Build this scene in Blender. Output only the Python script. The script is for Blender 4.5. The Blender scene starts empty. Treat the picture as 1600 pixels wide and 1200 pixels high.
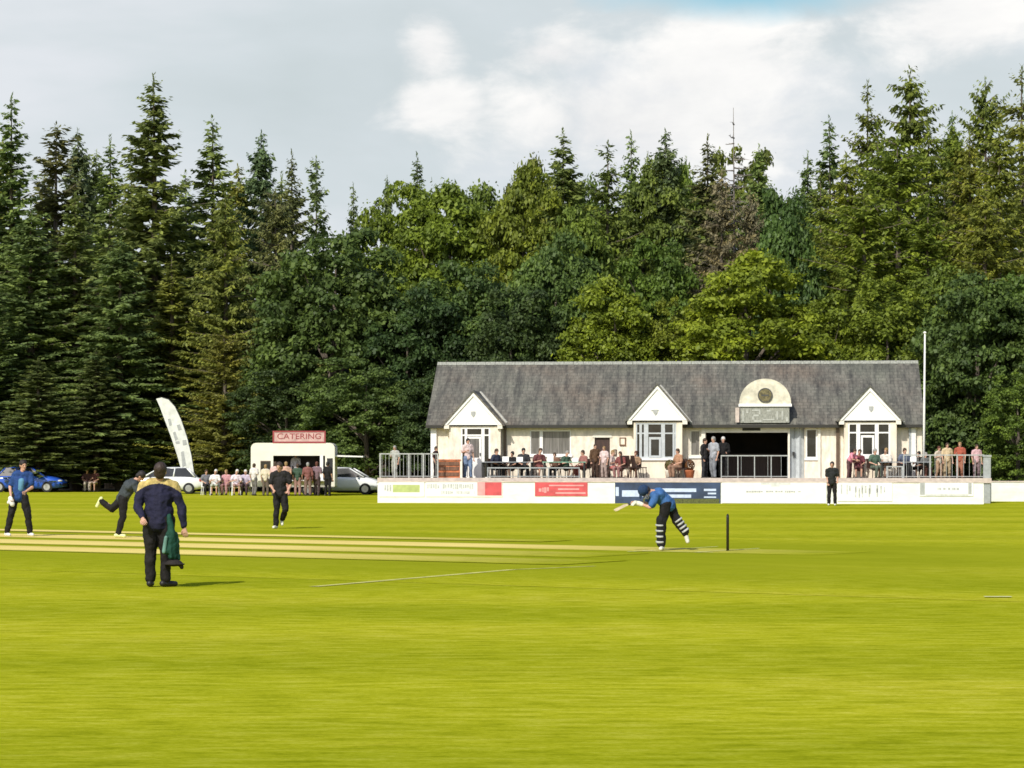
import bpy, bmesh, math, random
import numpy as np
from mathutils import Vector, Matrix

random.seed(7)
C = bpy.context.scene.collection
SC = bpy.context.scene
F, CAMZ, HY = 4000.0, 1.75, 722.0

def X(px, Y): return (px - 800.0) / F * Y
def Z(py, Y): return CAMZ + (HY - py) / F * Y
def gy(py): return CAMZ * F / (py - HY)
def R(d): return math.radians(d)

# ------------------------------------------------------------------ materials
def nodes(name):
    m = bpy.data.materials.new(name); m.use_nodes = True
    nt = m.node_tree
    b = nt.nodes['Principled BSDF']
    return m, nt, b

def N(nt, kind, **kw):
    n = nt.nodes.new(kind)
    for k, v in kw.items():
        if k.startswith('_'): setattr(n, k[1:], v)
        else: n.inputs[k.replace('__', ' ')].default_value = v
    return n

def L(nt, a, ao, b, bi): nt.links.new(a.outputs[ao], b.inputs[bi])

def mixc(nt, blend='MIX'):
    n = nt.nodes.new('ShaderNodeMix'); n.data_type = 'RGBA'; n.blend_type = blend
    return n                       # inputs 0 fac, 6 A, 7 B, output 2

def ramp(nt, stops):
    n = nt.nodes.new('ShaderNodeValToRGB')
    e = n.color_ramp.elements
    while len(e) < len(stops): e.new(0.5)
    for k, (p, c) in enumerate(stops):
        e[k].position = p; e[k].color = (*c, 1) if len(c) == 3 else c
    return n

def mapping(nt, scale, coord='Object'):
    tc = nt.nodes.new('ShaderNodeTexCoord'); mp = nt.nodes.new('ShaderNodeMapping')
    mp.inputs['Scale'].default_value = scale
    L(nt, tc, coord, mp, 'Vector'); return mp

def mat(name, col, rough=0.6, var=0.12, scale=6.0, metal=0.0, bump=0.0, stretch=(1, 1, 1), spec=0.5):
    m, nt, b = nodes(name)
    mp = mapping(nt, stretch)
    nz = N(nt, 'ShaderNodeTexNoise', Scale=scale, Detail=5.0, Roughness=0.6)
    L(nt, mp, 'Vector', nz, 'Vector')
    d = tuple(c * (1 - var * 1.6) for c in col); u = tuple(min(1, c * (1 + var)) for c in col)
    rp = ramp(nt, [(0.3, d), (0.7, u)])
    L(nt, nz, 'Fac', rp, 'Fac'); L(nt, rp, 'Color', b, 'Base Color')
    b.inputs['Roughness'].default_value = rough; b.inputs['Metallic'].default_value = metal
    b.inputs['Specular IOR Level'].default_value = spec
    if bump:
        bp = N(nt, 'ShaderNodeBump', Strength=bump, Distance=0.02)
        L(nt, nz, 'Fac', bp, 'Height'); L(nt, bp, 'Normal', b, 'Normal')
    return m

def objcol_mat(name, rough=0.8, var=0.3, scale=9.0, bump=0.5, spec=0.25):
    """colour comes from the object's own colour, varied by folds of noise"""
    m, nt, b = nodes(name)
    oi = nt.nodes.new('ShaderNodeObjectInfo')
    mp = mapping(nt, (1, 1, 0.6))
    nz = N(nt, 'ShaderNodeTexNoise', Scale=scale, Detail=4.0)
    L(nt, mp, 'Vector', nz, 'Vector')
    rp = ramp(nt, [(0.3, (1 - var,) * 3), (0.7, (1 + var * 0.3,) * 3)])
    L(nt, nz, 'Fac', rp, 'Fac')
    mx = mixc(nt, 'MULTIPLY'); mx.inputs[0].default_value = 1
    L(nt, oi, 'Color', mx, 6); L(nt, rp, 'Color', mx, 7); L(nt, mx, 2, b, 'Base Color')
    b.inputs['Roughness'].default_value = rough; b.inputs['Specular IOR Level'].default_value = spec
    bp = N(nt, 'ShaderNodeBump', Strength=bump, Distance=0.03)
    L(nt, nz, 'Fac', bp, 'Height'); L(nt, bp, 'Normal', b, 'Normal')
    return m

def foliage_mat(name):
    m, nt, b = nodes(name)
    out = nt.nodes['Material Output']
    oi = nt.nodes.new('ShaderNodeObjectInfo')
    at = nt.nodes.new('ShaderNodeAttribute'); at.attribute_name = 'tint'
    mp = mapping(nt, (1, 1, 1))
    nz = N(nt, 'ShaderNodeTexNoise', Scale=0.55, Detail=3.0)
    L(nt, mp, 'Vector', nz, 'Vector')
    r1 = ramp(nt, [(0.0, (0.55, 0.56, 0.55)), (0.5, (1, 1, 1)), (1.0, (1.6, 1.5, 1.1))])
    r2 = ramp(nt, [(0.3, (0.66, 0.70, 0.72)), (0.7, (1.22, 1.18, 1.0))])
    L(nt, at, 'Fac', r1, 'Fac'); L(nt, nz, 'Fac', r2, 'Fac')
    a = mixc(nt, 'MULTIPLY'); a.inputs[0].default_value = 1
    c = mixc(nt, 'MULTIPLY'); c.inputs[0].default_value = 1
    L(nt, oi, 'Color', a, 6); L(nt, r1, 'Color', a, 7)
    L(nt, a, 2, c, 6); L(nt, r2, 'Color', c, 7)
    L(nt, c, 2, b, 'Base Color')
    b.inputs['Roughness'].default_value = 0.55; b.inputs['Specular IOR Level'].default_value = 0.3
    tr = nt.nodes.new('ShaderNodeBsdfTranslucent'); L(nt, c, 2, tr, 'Color')
    ms = nt.nodes.new('ShaderNodeMixShader'); ms.inputs[0].default_value = 0.36
    L(nt, b, 0, ms, 1); L(nt, tr, 0, ms, 2); L(nt, ms, 0, out, 'Surface')
    return m

GRASS_A, GRASS_B, GRASS_C = (0.278, 0.302, 0.010), (0.330, 0.340, 0.013), (0.380, 0.366, 0.023)
def grass_mat(name, pitch=False, tone=1.0, straw=((0.64, 0.50, 0.16), (0.74, 0.60, 0.20)), ex_=0.24, ey_=0.2, low=0.7):
    m, nt, b = nodes(name)
    tc = nt.nodes.new('ShaderNodeTexCoord')
    def noise(scale, stretch, detail=5.0, rough=0.6):
        mp = nt.nodes.new('ShaderNodeMapping'); mp.inputs['Scale'].default_value = stretch
        L(nt, tc, 'Object', mp, 'Vector')
        n = N(nt, 'ShaderNodeTexNoise', Scale=scale, Detail=detail, Roughness=rough)
        L(nt, mp, 'Vector', n, 'Vector'); return n
    big = noise(0.09, (1.0, 1.6, 1)); mid = noise(0.6, (0.5, 1.3, 1)); fine = noise(7.0, (0.28, 0.8, 1), 6.0, 0.65)
    rb = ramp(nt, [(0.32, GRASS_A), (0.52, GRASS_B), (0.72, GRASS_C)])
    L(nt, big, 'Fac', rb, 'Fac')
    # mowing bands run across the ground
    wv = N(nt, 'ShaderNodeTexWave', Scale=0.042, Distortion=2.5, Detail=3.0); wv.wave_type = 'BANDS'; wv.bands_direction = 'Y'
    wv.inputs['Detail Scale'].default_value = 0.6
    L(nt, tc, 'Object', wv, 'Vector')
    rw = ramp(nt, [(0.25, (0.90, 0.92, 0.85)), (0.75, (1.04, 1.03, 1.05))])
    L(nt, wv, 'Fac', rw, 'Fac')
    m1 = mixc(nt, 'MULTIPLY'); m1.inputs[0].default_value = 1.0; L(nt, rb, 'Color', m1, 6); L(nt, rw, 'Color', m1, 7)
    rm = ramp(nt, [(0.3, (0.90, 0.92, 0.9)), (0.7, (1.06, 1.05, 1.1))])
    L(nt, mid, 'Fac', rm, 'Fac')
    m2 = mixc(nt, 'MULTIPLY'); m2.inputs[0].default_value = 1; L(nt, m1, 2, m2, 6); L(nt, rm, 'Color', m2, 7)
    rf = ramp(nt, [(0.34, (0.66, 0.70, 0.5)), (0.5, (1, 1, 1)), (0.66, (1.22, 1.17, 2.8))])
    L(nt, fine, 'Fac', rf, 'Fac')
    m3 = mixc(nt, 'MULTIPLY'); m3.inputs[0].default_value = 0.9; L(nt, m2, 2, m3, 6); L(nt, rf, 'Color', m3, 7)
    grain = noise(38.0, (0.5, 0.7, 1), 3.0, 0.6)
    rgr = ramp(nt, [(0.3, (0.82, 0.84, 0.7)), (0.5, (1, 1, 1)), (0.7, (1.14, 1.12, 1.8))]); L(nt, grain, 'Fac', rgr, 'Fac')
    m3b = mixc(nt, 'MULTIPLY'); m3b.inputs[0].default_value = 1; L(nt, m3, 2, m3b, 6); L(nt, rgr, 'Color', m3b, 7)
    last = m3b
    # straw coloured dry tufts
    dry = noise(2.2, (0.4, 0.9, 1), 6.0, 0.75)
    rd = ramp(nt, [(0.58, (0, 0, 0)), (0.72, (1, 1, 1))]); L(nt, dry, 'Fac', rd, 'Fac')
    m4 = mixc(nt); m4.inputs[7].default_value = (0.50, 0.45, 0.05, 1)
    mul = N(nt, 'ShaderNodeMath', _operation='MULTIPLY'); mul.inputs[1].default_value = 0.3
    L(nt, rd, 'Color', mul, 0); L(nt, mul, 0, m4, 0); L(nt, last, 2, m4, 6); last = m4
    if pitch:
        # local x along the strip, y across it: worn straw coloured, ragged edges that go over into the grass
        sep = nt.nodes.new('ShaderNodeSeparateXYZ'); L(nt, tc, 'Generated', sep, 0)
        def edge(sock, w):
            a = N(nt, 'ShaderNodeMath', _operation='SUBTRACT'); a.inputs[1].default_value = 0.5; L(nt, sep, sock, a, 0)
            c = N(nt, 'ShaderNodeMath', _operation='ABSOLUTE'); L(nt, a, 0, c, 0)
            d = N(nt, 'ShaderNodeMapRange'); d.inputs['From Min'].default_value = 0.5; d.inputs['From Max'].default_value = 0.5 - w
            L(nt, c, 0, d, 0); return d
        ex, ey = edge('X', ex_), edge('Y', ey_)
        mm = N(nt, 'ShaderNodeMath', _operation='MULTIPLY'); L(nt, ex, 0, mm, 0); L(nt, ey, 0, mm, 1)
        st = noise(1.6, (0.2, 2.2, 1), 5.0, 0.7)
        rs = ramp(nt, [(0.28, (low,) * 3), (0.5, (1, 1, 1))]); L(nt, st, 'Fac', rs, 'Fac')
        m5 = N(nt, 'ShaderNodeMath', _operation='MULTIPLY'); L(nt, mm, 0, m5, 0); L(nt, rs, 'Color', m5, 1)
        w = noise(0.5, (0.5, 1.5, 1)); rc = ramp(nt, [(0.35, straw[0]), (0.7, straw[1])]); L(nt, w, 'Fac', rc, 'Fac')
        m6 = mixc(nt); L(nt, m5, 0, m6, 0); L(nt, last, 2, m6, 6); L(nt, rc, 'Color', m6, 7); last = m6
    L(nt, last, 2, b, 'Base Color')
    b.inputs['Roughness'].default_value = 1.0; b.inputs['Specular IOR Level'].default_value = 0.0
    bp = N(nt, 'ShaderNodeBump', Strength=0.5, Distance=0.03)
    L(nt, fine, 'Fac', bp, 'Height'); L(nt, bp, 'Normal', b, 'Normal')
    return m

def slate_mat(name):
    m, nt, b = nodes(name)
    tc = nt.nodes.new('ShaderNodeTexCoord')
    sep = nt.nodes.new('ShaderNodeSeparateXYZ'); L(nt, tc, 'Object', sep, 0)
    add = N(nt, 'ShaderNodeMath', _operation='MULTIPLY'); add.inputs[1].default_value = 1.9; L(nt, sep, 'Z', add, 0)
    cmb = nt.nodes.new('ShaderNodeCombineXYZ'); L(nt, sep, 'X', cmb, 0); L(nt, add, 0, cmb, 1)
    br = N(nt, 'ShaderNodeTexBrick', Scale=1.0, Mortar__Size=0.02, Brick__Width=0.34, Row__Height=0.27, Bias=0.0)
    br.inputs['Color1'].default_value = (0.112, 0.108, 0.098, 1); br.inputs['Color2'].default_value = (0.138, 0.132, 0.118, 1)
    br.inputs['Mortar'].default_value = (0.082, 0.078, 0.07, 1)
    L(nt, cmb, 0, br, 'Vector')
    mp = nt.nodes.new('ShaderNodeMapping'); mp.inputs['Scale'].default_value = (3.4, 0.45, 1); L(nt, cmb, 0, mp, 'Vector')
    st = N(nt, 'ShaderNodeTexNoise', Scale=1.0, Detail=6.0, Roughness=0.7); L(nt, mp, 'Vector', st, 'Vector')
    rs = ramp(nt, [(0.34, (0.36, 0.36, 0.36)), (0.66, (1.36, 1.32, 1.2))]); L(nt, st, 'Fac', rs, 'Fac')
    m1 = mixc(nt, 'MULTIPLY'); m1.inputs[0].default_value = 1; L(nt, br, 'Color', m1, 6); L(nt, rs, 'Color', m1, 7)
    bg = N(nt, 'ShaderNodeTexNoise', Scale=0.28, Detail=3.0); L(nt, cmb, 0, bg, 'Vector')
    rg = ramp(nt, [(0.3, (0.95, 1.05, 1.0)), (0.5, (1, 1, 1)), (0.72, (1.2, 1.02, 0.94))]); L(nt, bg, 'Fac', rg, 'Fac')
    m2 = mixc(nt, 'MULTIPLY'); m2.inputs[0].default_value = 1; L(nt, m1, 2, m2, 6); L(nt, rg, 'Color', m2, 7)
    lc = N(nt, 'ShaderNodeTexNoise', Scale=3.2, Detail=6.0, Roughness=0.8); L(nt, cmb, 0, lc, 'Vector')
    rl = ramp(nt, [(0.56, (0, 0, 0)), (0.68, (0.8,) * 3)]); L(nt, lc, 'Fac', rl, 'Fac')
    m3 = mixc(nt); L(nt, rl, 'Color', m3, 0); L(nt, m2, 2, m3, 6); m3.inputs[7].default_value = (0.24, 0.235, 0.19, 1)
    L(nt, m3, 2, b, 'Base Color')
    b.inputs['Roughness'].default_value = 0.75
    bp = N(nt, 'ShaderNodeBump', Strength=0.7, Distance=0.02); L(nt, br, 'Color', bp, 'Height'); L(nt, bp, 'Normal', b, 'Normal')
    return m

def glass_mat(name, col=(0.018, 0.02, 0.022), rough=0.12):
    return mat(name, col, rough, var=0.5, scale=1.5, spec=0.7)

M = {}
M['cream'] = mat('cream_render', (0.78, 0.69, 0.55), 0.85, var=0.14, scale=2.2, bump=0.25, stretch=(2.2, 2.2, 0.5))
M['cream_brick'] = mat('cream_brick', (0.79, 0.71, 0.58), 0.85, var=0.17, scale=3.6, bump=0.4, stretch=(1.6, 1.6, 0.7))
M['white'] = mat('white_paint', (0.80, 0.79, 0.76), 0.5, var=0.05, scale=3.0)
M['warm_white'] = mat('warm_white_paint', (0.74, 0.70, 0.60), 0.6, var=0.08, scale=4.0)
M['wall_white'] = mat('whitewashed_wall', (0.76, 0.76, 0.71), 0.8, var=0.10, scale=1.6, bump=0.2, stretch=(1, 1, 2.5))
M['grey_frame'] = mat('grey_white_frame', (0.46, 0.49, 0.50), 0.5, var=0.1)
M['slate'] = slate_mat('slate_roof')
M['gutter'] = mat('black_gutter', (0.022, 0.02, 0.016), 0.5)
M['pipe_brown'] = mat('brown_pipe', (0.10, 0.065, 0.04), 0.5)
M['glass'] = glass_mat('window_glass')
M['glass_grey'] = mat('grey_curtained_glass', (0.16, 0.15, 0.14), 0.2, var=0.35, scale=2.5, stretch=(6, 1, 0.3), spec=0.7)
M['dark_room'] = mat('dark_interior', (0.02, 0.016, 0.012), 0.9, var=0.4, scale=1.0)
M['wood'] = mat('brown_wood', (0.16, 0.075, 0.04), 0.6, var=0.35, scale=5, stretch=(4, 4, 0.6))
M['dark_wood'] = mat('dark_brown_wood', (0.05, 0.025, 0.018), 0.6, var=0.3, scale=5, stretch=(4, 4, 0.6))
M['paving'] = mat('terrace_paving', (0.34, 0.28, 0.24), 0.85, var=0.2, scale=3.0)
M['coping'] = mat('pinkish_coping', (0.56, 0.47, 0.41), 0.8, var=0.15, scale=4.0)
M['steel'] = mat('galvanised_steel', (0.42, 0.43, 0.42), 0.45, var=0.15, scale=8.0, metal=0.2)
M['grey_post'] = mat('grey_painted_post', (0.33, 0.35, 0.35), 0.6, var=0.15)
M['board_white'] = mat('white_board', (0.75, 0.75, 0.73), 0.55, var=0.06, scale=2.0)
M['board_green'] = mat('pale_green_print', (0.40, 0.47, 0.17), 0.6, var=0.12, scale=4)
M['board_red'] = mat('red_print', (0.56, 0.075, 0.085), 0.55, var=0.15, scale=3)
M['board_pink'] = mat('pale_red_print', (0.72, 0.32, 0.32), 0.55, var=0.15, scale=3)
M['board_navy'] = mat('navy_print', (0.026, 0.048, 0.11), 0.5, var=0.3, scale=2)
M['print_grey'] = mat('grey_print', (0.36, 0.37, 0.36), 0.6)
M['print_pale'] = mat('pale_grey_print', (0.60, 0.61, 0.59), 0.6)
M['print_board'] = mat('weathered_grey_letter', (0.42, 0.43, 0.39), 0.7)
M['crest_cream'] = mat('crest_cream', (0.64, 0.60, 0.48), 0.7, var=0.22, scale=3)
M['gold_yoke'] = mat('dull_gold_cloth', (0.50, 0.38, 0.13), 0.85, var=0.3, scale=9.0, bump=0.5)
M['lead'] = mat('pale_lead', (0.42, 0.41, 0.36), 0.6, var=0.2)
M['print_mid'] = mat('mid_grey_print', (0.46, 0.47, 0.46), 0.6, var=0.2, scale=8)
M['print_dark'] = mat('dark_print', (0.06, 0.06, 0.06), 0.6)
M['print_blue'] = mat('pale_blue_print', (0.50, 0.58, 0.78), 0.6)
M['clock'] = mat('bronze_green_roundel', (0.15, 0.125, 0.055), 0.5, var=0.5, scale=9)
M['sign_grey'] = mat('weathered_grey_green_board', (0.29, 0.295, 0.255), 0.7, var=0.3, scale=7, stretch=(3, 1, 1))
M['bark'] = mat('grey_brown_bark', (0.13, 0.105, 0.08), 0.95, var=0.4, scale=3, bump=0.8, stretch=(3, 3, 0.4))
M['dead_bark'] = mat('pale_dead_wood', (0.20, 0.175, 0.15), 0.9, var=0.3, scale=4)
M['leaf'] = foliage_mat('foliage')
M['cloth'] = objcol_mat('woven_cloth')
M['skin'] = objcol_mat('skin', rough=0.55, var=0.10, scale=14, bump=0.05, spec=0.35)
M['hair'] = objcol_mat('hair', rough=0.6, var=0.4, scale=40, bump=0.4, spec=0.4)
M['leather'] = objcol_mat('shoe_leather', rough=0.5, var=0.2, scale=20, bump=0.1, spec=0.4)
M['eye'] = mat('eye_dark', (0.02, 0.015, 0.012), 0.2)
M['lip'] = mat('lip', (0.36, 0.14, 0.12), 0.5)
M['tyre'] = mat('tyre_rubber', (0.015, 0.015, 0.015), 0.85)
M['rim'] = mat('alloy', (0.45, 0.45, 0.46), 0.35, metal=0.7)
M['paint'] = objcol_mat('car_paint', rough=0.25, var=0.06, scale=1.2, bump=0.0, spec=0.6)
M['trim_black'] = mat('black_plastic', (0.02, 0.02, 0.02), 0.6)
M['lamp_glass'] = mat('lamp_glass', (0.55, 0.57, 0.6), 0.15, spec=0.8)
M['lamp_red'] = mat('red_lamp_glass', (0.4, 0.02, 0.02), 0.2)
M['van_cream'] = mat('cream_trailer_paint', (0.76, 0.73, 0.62), 0.35, var=0.06, scale=1.5)
M['maroon'] = mat('maroon_sign', (0.30, 0.045, 0.05), 0.6, var=0.15)
M['sign_pink'] = mat('faded_pink_sign', (0.56, 0.36, 0.33), 0.6, var=0.2, scale=5)
M['banner'] = mat('white_banner_fabric', (0.66, 0.67, 0.62), 0.8, var=0.14, scale=2.5, bump=0.4)
M['stump'] = mat('dark_stump', (0.022, 0.018, 0.012), 0.5, var=0.3)
M['willow'] = mat('willow', (0.62, 0.50, 0.30), 0.5, var=0.15, stretch=(1, 1, 6))
M['line_white'] = mat('white_line_marking', (0.62, 0.62, 0.36), 0.9, var=0.35, scale=4)
M['line_faint'] = mat('faint_line_marking', (0.50, 0.48, 0.12), 0.9, var=0.25, scale=3)
M['floor'] = mat('forest_floor', (0.03, 0.028, 0.014), 0.95, var=0.4, scale=0.8)
M['terracotta'] = mat('orange_brown_paint', (0.50, 0.15, 0.055), 0.7, var=0.35, scale=4)
M['green_cloth'] = mat('green_table_cloth', (0.16, 0.33, 0.24), 0.8, var=0.2)
M['grey_table'] = mat('grey_table_top', (0.22, 0.235, 0.25), 0.6, var=0.2)
M['plant_green'] = mat('pot_plant_green', (0.09, 0.10, 0.02), 0.7, var=0.4, scale=20)
M['rope'] = mat('white_boundary_rope', (0.7, 0.68, 0.6), 0.9)

# ------------------------------------------------------------------ mesh builder
class MB:
    def __init__(s): s.v = []; s.f = []; s.m = []
    def add(s, vs, fs, mi=0):
        o = len(s.v); s.v += [tuple(p) for p in vs]
        s.f += [tuple(i + o for i in f) for f in fs]; s.m += [mi] * len(fs)
        return s
    def box(s, x0, x1, y0, y1, z0, z1, mi=0):
        vs = [(x0, y0, z0), (x1, y0, z0), (x1, y1, z0), (x0, y1, z0), (x0, y0, z1), (x1, y0, z1), (x1, y1, z1), (x0, y1, z1)]
        return s.add(vs, [(0, 3, 2, 1), (4, 5, 6, 7), (0, 1, 5, 4), (1, 2, 6, 5), (2, 3, 7, 6), (3, 0, 4, 7)], mi)
    def prism(s, poly, y0, y1, mi=0):          # polygon in x, z pushed along y
        n = len(poly)
        a = sum(poly[i][0] * poly[(i + 1) % n][1] - poly[(i + 1) % n][0] * poly[i][1] for i in range(n))
        if a < 0: poly = poly[::-1]
        vs = [(p[0], y0, p[1]) for p in poly] + [(p[0], y1, p[1]) for p in poly]
        fs = [tuple(range(n)), tuple(range(2 * n - 1, n - 1, -1))]
        fs += [(i, i + n, (i + 1) % n + n, (i + 1) % n) for i in range(n)]
        return s.add(vs, fs, mi)
    def prism_x(s, poly, x0, x1, mi=0):        # polygon in y, z pushed along x
        n = len(poly)
        a = sum(poly[i][0] * poly[(i + 1) % n][1] - poly[(i + 1) % n][0] * poly[i][1] for i in range(n))
        if a < 0: poly = poly[::-1]
        vs = [(x0, p[0], p[1]) for p in poly] + [(x1, p[0], p[1]) for p in poly]
        fs = [tuple(range(n - 1, -1, -1)), tuple(range(n, 2 * n))]
        fs += [(i, (i + 1) % n, (i + 1) % n + n, i + n) for i in range(n)]
        return s.add(vs, fs, mi)
    def tube(s, pts, rads, seg=8, mi=0):
        pts = [Vector(p) for p in pts]; n = len(pts); vs = []; fs = []
        ref = None
        for i, p in enumerate(pts):
            d = (pts[min(i + 1, n - 1)] - pts[max(i - 1, 0)]).normalized()
            if ref is None: ref = d.orthogonal().normalized()
            u = (ref - d * ref.dot(d));
            u = u.normalized() if u.length > 1e-5 else d.orthogonal().normalized()
            ref = u; w = d.cross(u)
            for k in range(seg):
                a = 2 * math.pi * k / seg
                vs.append(p + (u * math.cos(a) + w * math.sin(a)) * rads[i])
        for i in range(n - 1):
            for k in range(seg):
                k2 = (k + 1) % seg
                fs.append((i * seg + k, i * seg + k2, (i + 1) * seg + k2, (i + 1) * seg + k))
        fs.append(tuple(range(seg - 1, -1, -1))); fs.append(tuple(range((n - 1) * seg, n * seg)))
        return s.add(vs, fs, mi)
    def cap(s, a, b, ra, rb, seg=12, mi=0, nh=4):   # closed tapered capsule
        a = Vector(a); b = Vector(b); d = b - a
        ln = d.length; d = d.normalized() if ln > 1e-6 else Vector((0, 0, 1))
        pts = []; rads = []
        for i in range(nh):
            t = (i + 0.35) / nh * math.pi / 2
            pts.append(a - d * ra * math.cos(t)); rads.append(ra * math.sin(t))
        pts.append(a); rads.append(ra)
        if ln > 1e-6: pts.append(b); rads.append(rb)
        for i in range(nh - 1, -1, -1):
            t = (i + 0.35) / nh * math.pi / 2
            pts.append(b + d * rb * math.cos(t)); rads.append(rb * math.sin(t))
        return s.tube(pts, rads, seg, mi)
    def ell(s, c, r, seg=14, rings=9, mi=0, rot=None):
        vs = []; fs = []
        for i in range(1, rings):
            t = math.pi * i / rings
            for k in range(seg):
                a = 2 * math.pi * k / seg
                p = Vector((r[0] * math.sin(t) * math.cos(a), r[1] * math.sin(t) * math.sin(a), r[2] * math.cos(t)))
                if rot is not None: p = rot @ p
                vs.append(Vector(c) + p)
        top = Vector((0, 0, r[2])); bot = Vector((0, 0, -r[2]))
        if rot is not None: top = rot @ top; bot = rot @ bot
        vs.append(Vector(c) + top); vs.append(Vector(c) + bot)
        nt_ = len(vs) - 2
        for i in range(rings - 2):
            for k in range(seg):
                k2 = (k + 1) % seg
                fs.append((i * seg + k, (i + 1) * seg + k, (i + 1) * seg + k2, i * seg + k2))
        for k in range(seg):
            k2 = (k + 1) % seg
            fs.append((nt_, k, k2)); fs.append((nt_ + 1, (rings - 2) * seg + k2, (rings - 2) * seg + k))
        return s.add(vs, fs, mi)
    def mesh(s, name):
        me = bpy.data.meshes.new(name); me.from_pydata(s.v, [], s.f)
        if any(s.m): me.polygons.foreach_set('material_index', s.m)
        me.update(); return me
    def build(s, name, mats, parent=None, smooth=False, col=None):
        return link(name, s.mesh(name), mats, parent, smooth, col)

def link(name, me, mats, parent=None, smooth=False, col=None):
    if not isinstance(mats, (list, tuple)): mats = [mats]
    if len(me.materials) == 0:
        for m in mats: me.materials.append(M[m] if isinstance(m, str) else m)
    if smooth: me.polygons.foreach_set('use_smooth', [True] * len(me.polygons))
    o = bpy.data.objects.new(name, me); C.objects.link(o)
    if parent is not None: o.parent = parent
    if col is not None: o.color = (*col, 1)
    return o

def tag(o, label=None, cat=None, group=None, kind=None):
    if label: o['label'] = label
    if cat: o['category'] = cat
    if group: o['group'] = group
    if kind: o['kind'] = kind
    return o

def thing(name, label, cat, loc=(0, 0, 0), rz=0.0, group=None):
    o = bpy.data.objects.new(name, None); C.objects.link(o)
    o.location = loc; o.rotation_euler = (0, 0, rz); o.empty_display_size = 0.2
    return tag(o, label, cat, group)

def dup(o, loc, rz, label, group=None, scale=None):
    r = o.copy(); C.objects.link(r); r.location = loc; r.rotation_euler = (0, 0, rz)
    if scale: r.scale = scale
    r['label'] = label
    if group: r['group'] = group
    for ch in list(o.children):
        c = ch.copy(); C.objects.link(c); c.parent = r
        for g in list(ch.children):
            d = g.copy(); C.objects.link(d); d.parent = c
    return r

def kids(o, name): return [c for c in o.children if c.name.split('.')[0] == name]

def np_mesh(name, V, Q, tint, m):
    me = bpy.data.meshes.new(name)
    V = np.ascontiguousarray(V, np.float32); Q = np.ascontiguousarray(Q, np.int32)
    n, k = Q.shape
    me.vertices.add(len(V)); me.vertices.foreach_set('co', V.ravel())
    me.loops.add(n * k); me.loops.foreach_set('vertex_index', Q.ravel())
    me.polygons.add(n)
    me.polygons.foreach_set('loop_start', np.arange(0, n * k, k, dtype=np.int32))
    me.polygons.foreach_set('loop_total', np.full(n, k, np.int32))
    at = me.attributes.new('tint', 'FLOAT', 'FACE'); at.data.foreach_set('value', np.ascontiguousarray(tint, np.float32))
    me.materials.append(m); me.update(); me.validate()
    return me

# ------------------------------------------------------------------ ground
def sheet(name, pts, z, m, kind='structure', sub=None):
    me = bpy.data.meshes.new(name)
    me.from_pydata([(p[0], p[1], z) for p in pts], [], [tuple(range(len(pts)))]); me.update()
    return tag(link(name, me, m), kind=kind)

M['grass'] = grass_mat('mown_grass'); M['pitch'] = grass_mat('worn_pitch', pitch=True)
M['square'] = grass_mat('shorter_grass', pitch=True, straw=((0.215, 0.242, 0.010), (0.265, 0.288, 0.014)), ex_=0.2, ey_=0.3, low=0.6)
sheet('ground', [(-3000, -400), (3000, -400), (3000, 5000), (-3000, 5000)], -0.03, 'floor')
field = sheet('field', [(-120, -60), (120, -60), (120, 116), (25, 116), (-2, 124), (-8, 150), (-30, 158), (-120, 160)], 0.0, 'grass')

ST = Vector((X(1137, 50.4), 50.4, 0.0))              # striker's stumps
PD = Vector((-0.835, 0.550, 0.0)).normalized()       # along the pitch, away from the striker
PN = Vector((-PD.y, PD.x, 0)) * 1.0                  # across the pitch
if PN.y > 0: PN = -PN
def strip(name, along0, along1, off, width, z, m='pitch'):
    c = ST + PD * ((along0 + along1) / 2) + PN * off
    l, w = (along1 - along0) / 2, width / 2
    me = bpy.data.meshes.new(name)
    me.from_pydata([(-l, -w, 0), (l, -w, 0), (l, w, 0), (-l, w, 0)], [], [(0, 1, 2, 3)]); me.update()
    o = tag(link(name, me, m), kind='structure')
    o.location = (c.x, c.y, z); o.rotation_euler = (0, 0, math.atan2(PD.y, PD.x)); return o
strip('cricket_square', -14, 46, 3.2, 22, 0.003, 'square')
strip('pitch', -2.6, 34, 0.0, 2.5, 0.006)
strip('worn_strip', 0.5, 36, 3.4, 2.5, 0.009)
strip('worn_strip', -1, 36, 6.6, 2.3, 0.012)
strip('worn_strip', 6, 36, -3.2, 1.4, 0.015)
def line_sheet(name, a, b, w, m, z=0.018):
    a = Vector(a); b = Vector(b); d = (b - a).normalized(); n = Vector((-d.y, d.x, 0)) * w / 2
    me = bpy.data.meshes.new(name)
    me.from_pydata([tuple(a - n), tuple(b - n), tuple(b + n), tuple(a + n)], [], [(0, 1, 2, 3)]); me.update()
    o = tag(link(name, me, m), kind='structure'); o.location.z = z; return o
line_sheet('crease_line', ST + PD * 1.22 - PN * 1.8, ST + PD * 1.22 + PN * 1.8, 0.05, 'line_white')
line_sheet('crease_line', ST - PN * 1.32, ST + PN * 1.32, 0.05, 'line_white')
line_sheet('crease_line', ST + PD * 1.2 + PN * 1.32, ST - PD * 0.4 + PN * 1.32, 0.05, 'line_white', 0.021)
line_sheet('boundary_line', (X(490, gy(917)), gy(917), 0), (X(800, gy(890.5)), gy(890.5), 0), 0.16, 'line_faint', 0.007)
line_sheet('boundary_line', (X(800, gy(890.5)), gy(890.5), 0), (X(930, gy(885)), gy(885), 0), 0.10, 'line_faint', 0.007)
line_sheet('ground_mark', (X(1538, gy(934)), gy(934), 0), (X(1580, gy(934)), gy(934), 0), 0.16, 'line_white')

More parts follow.
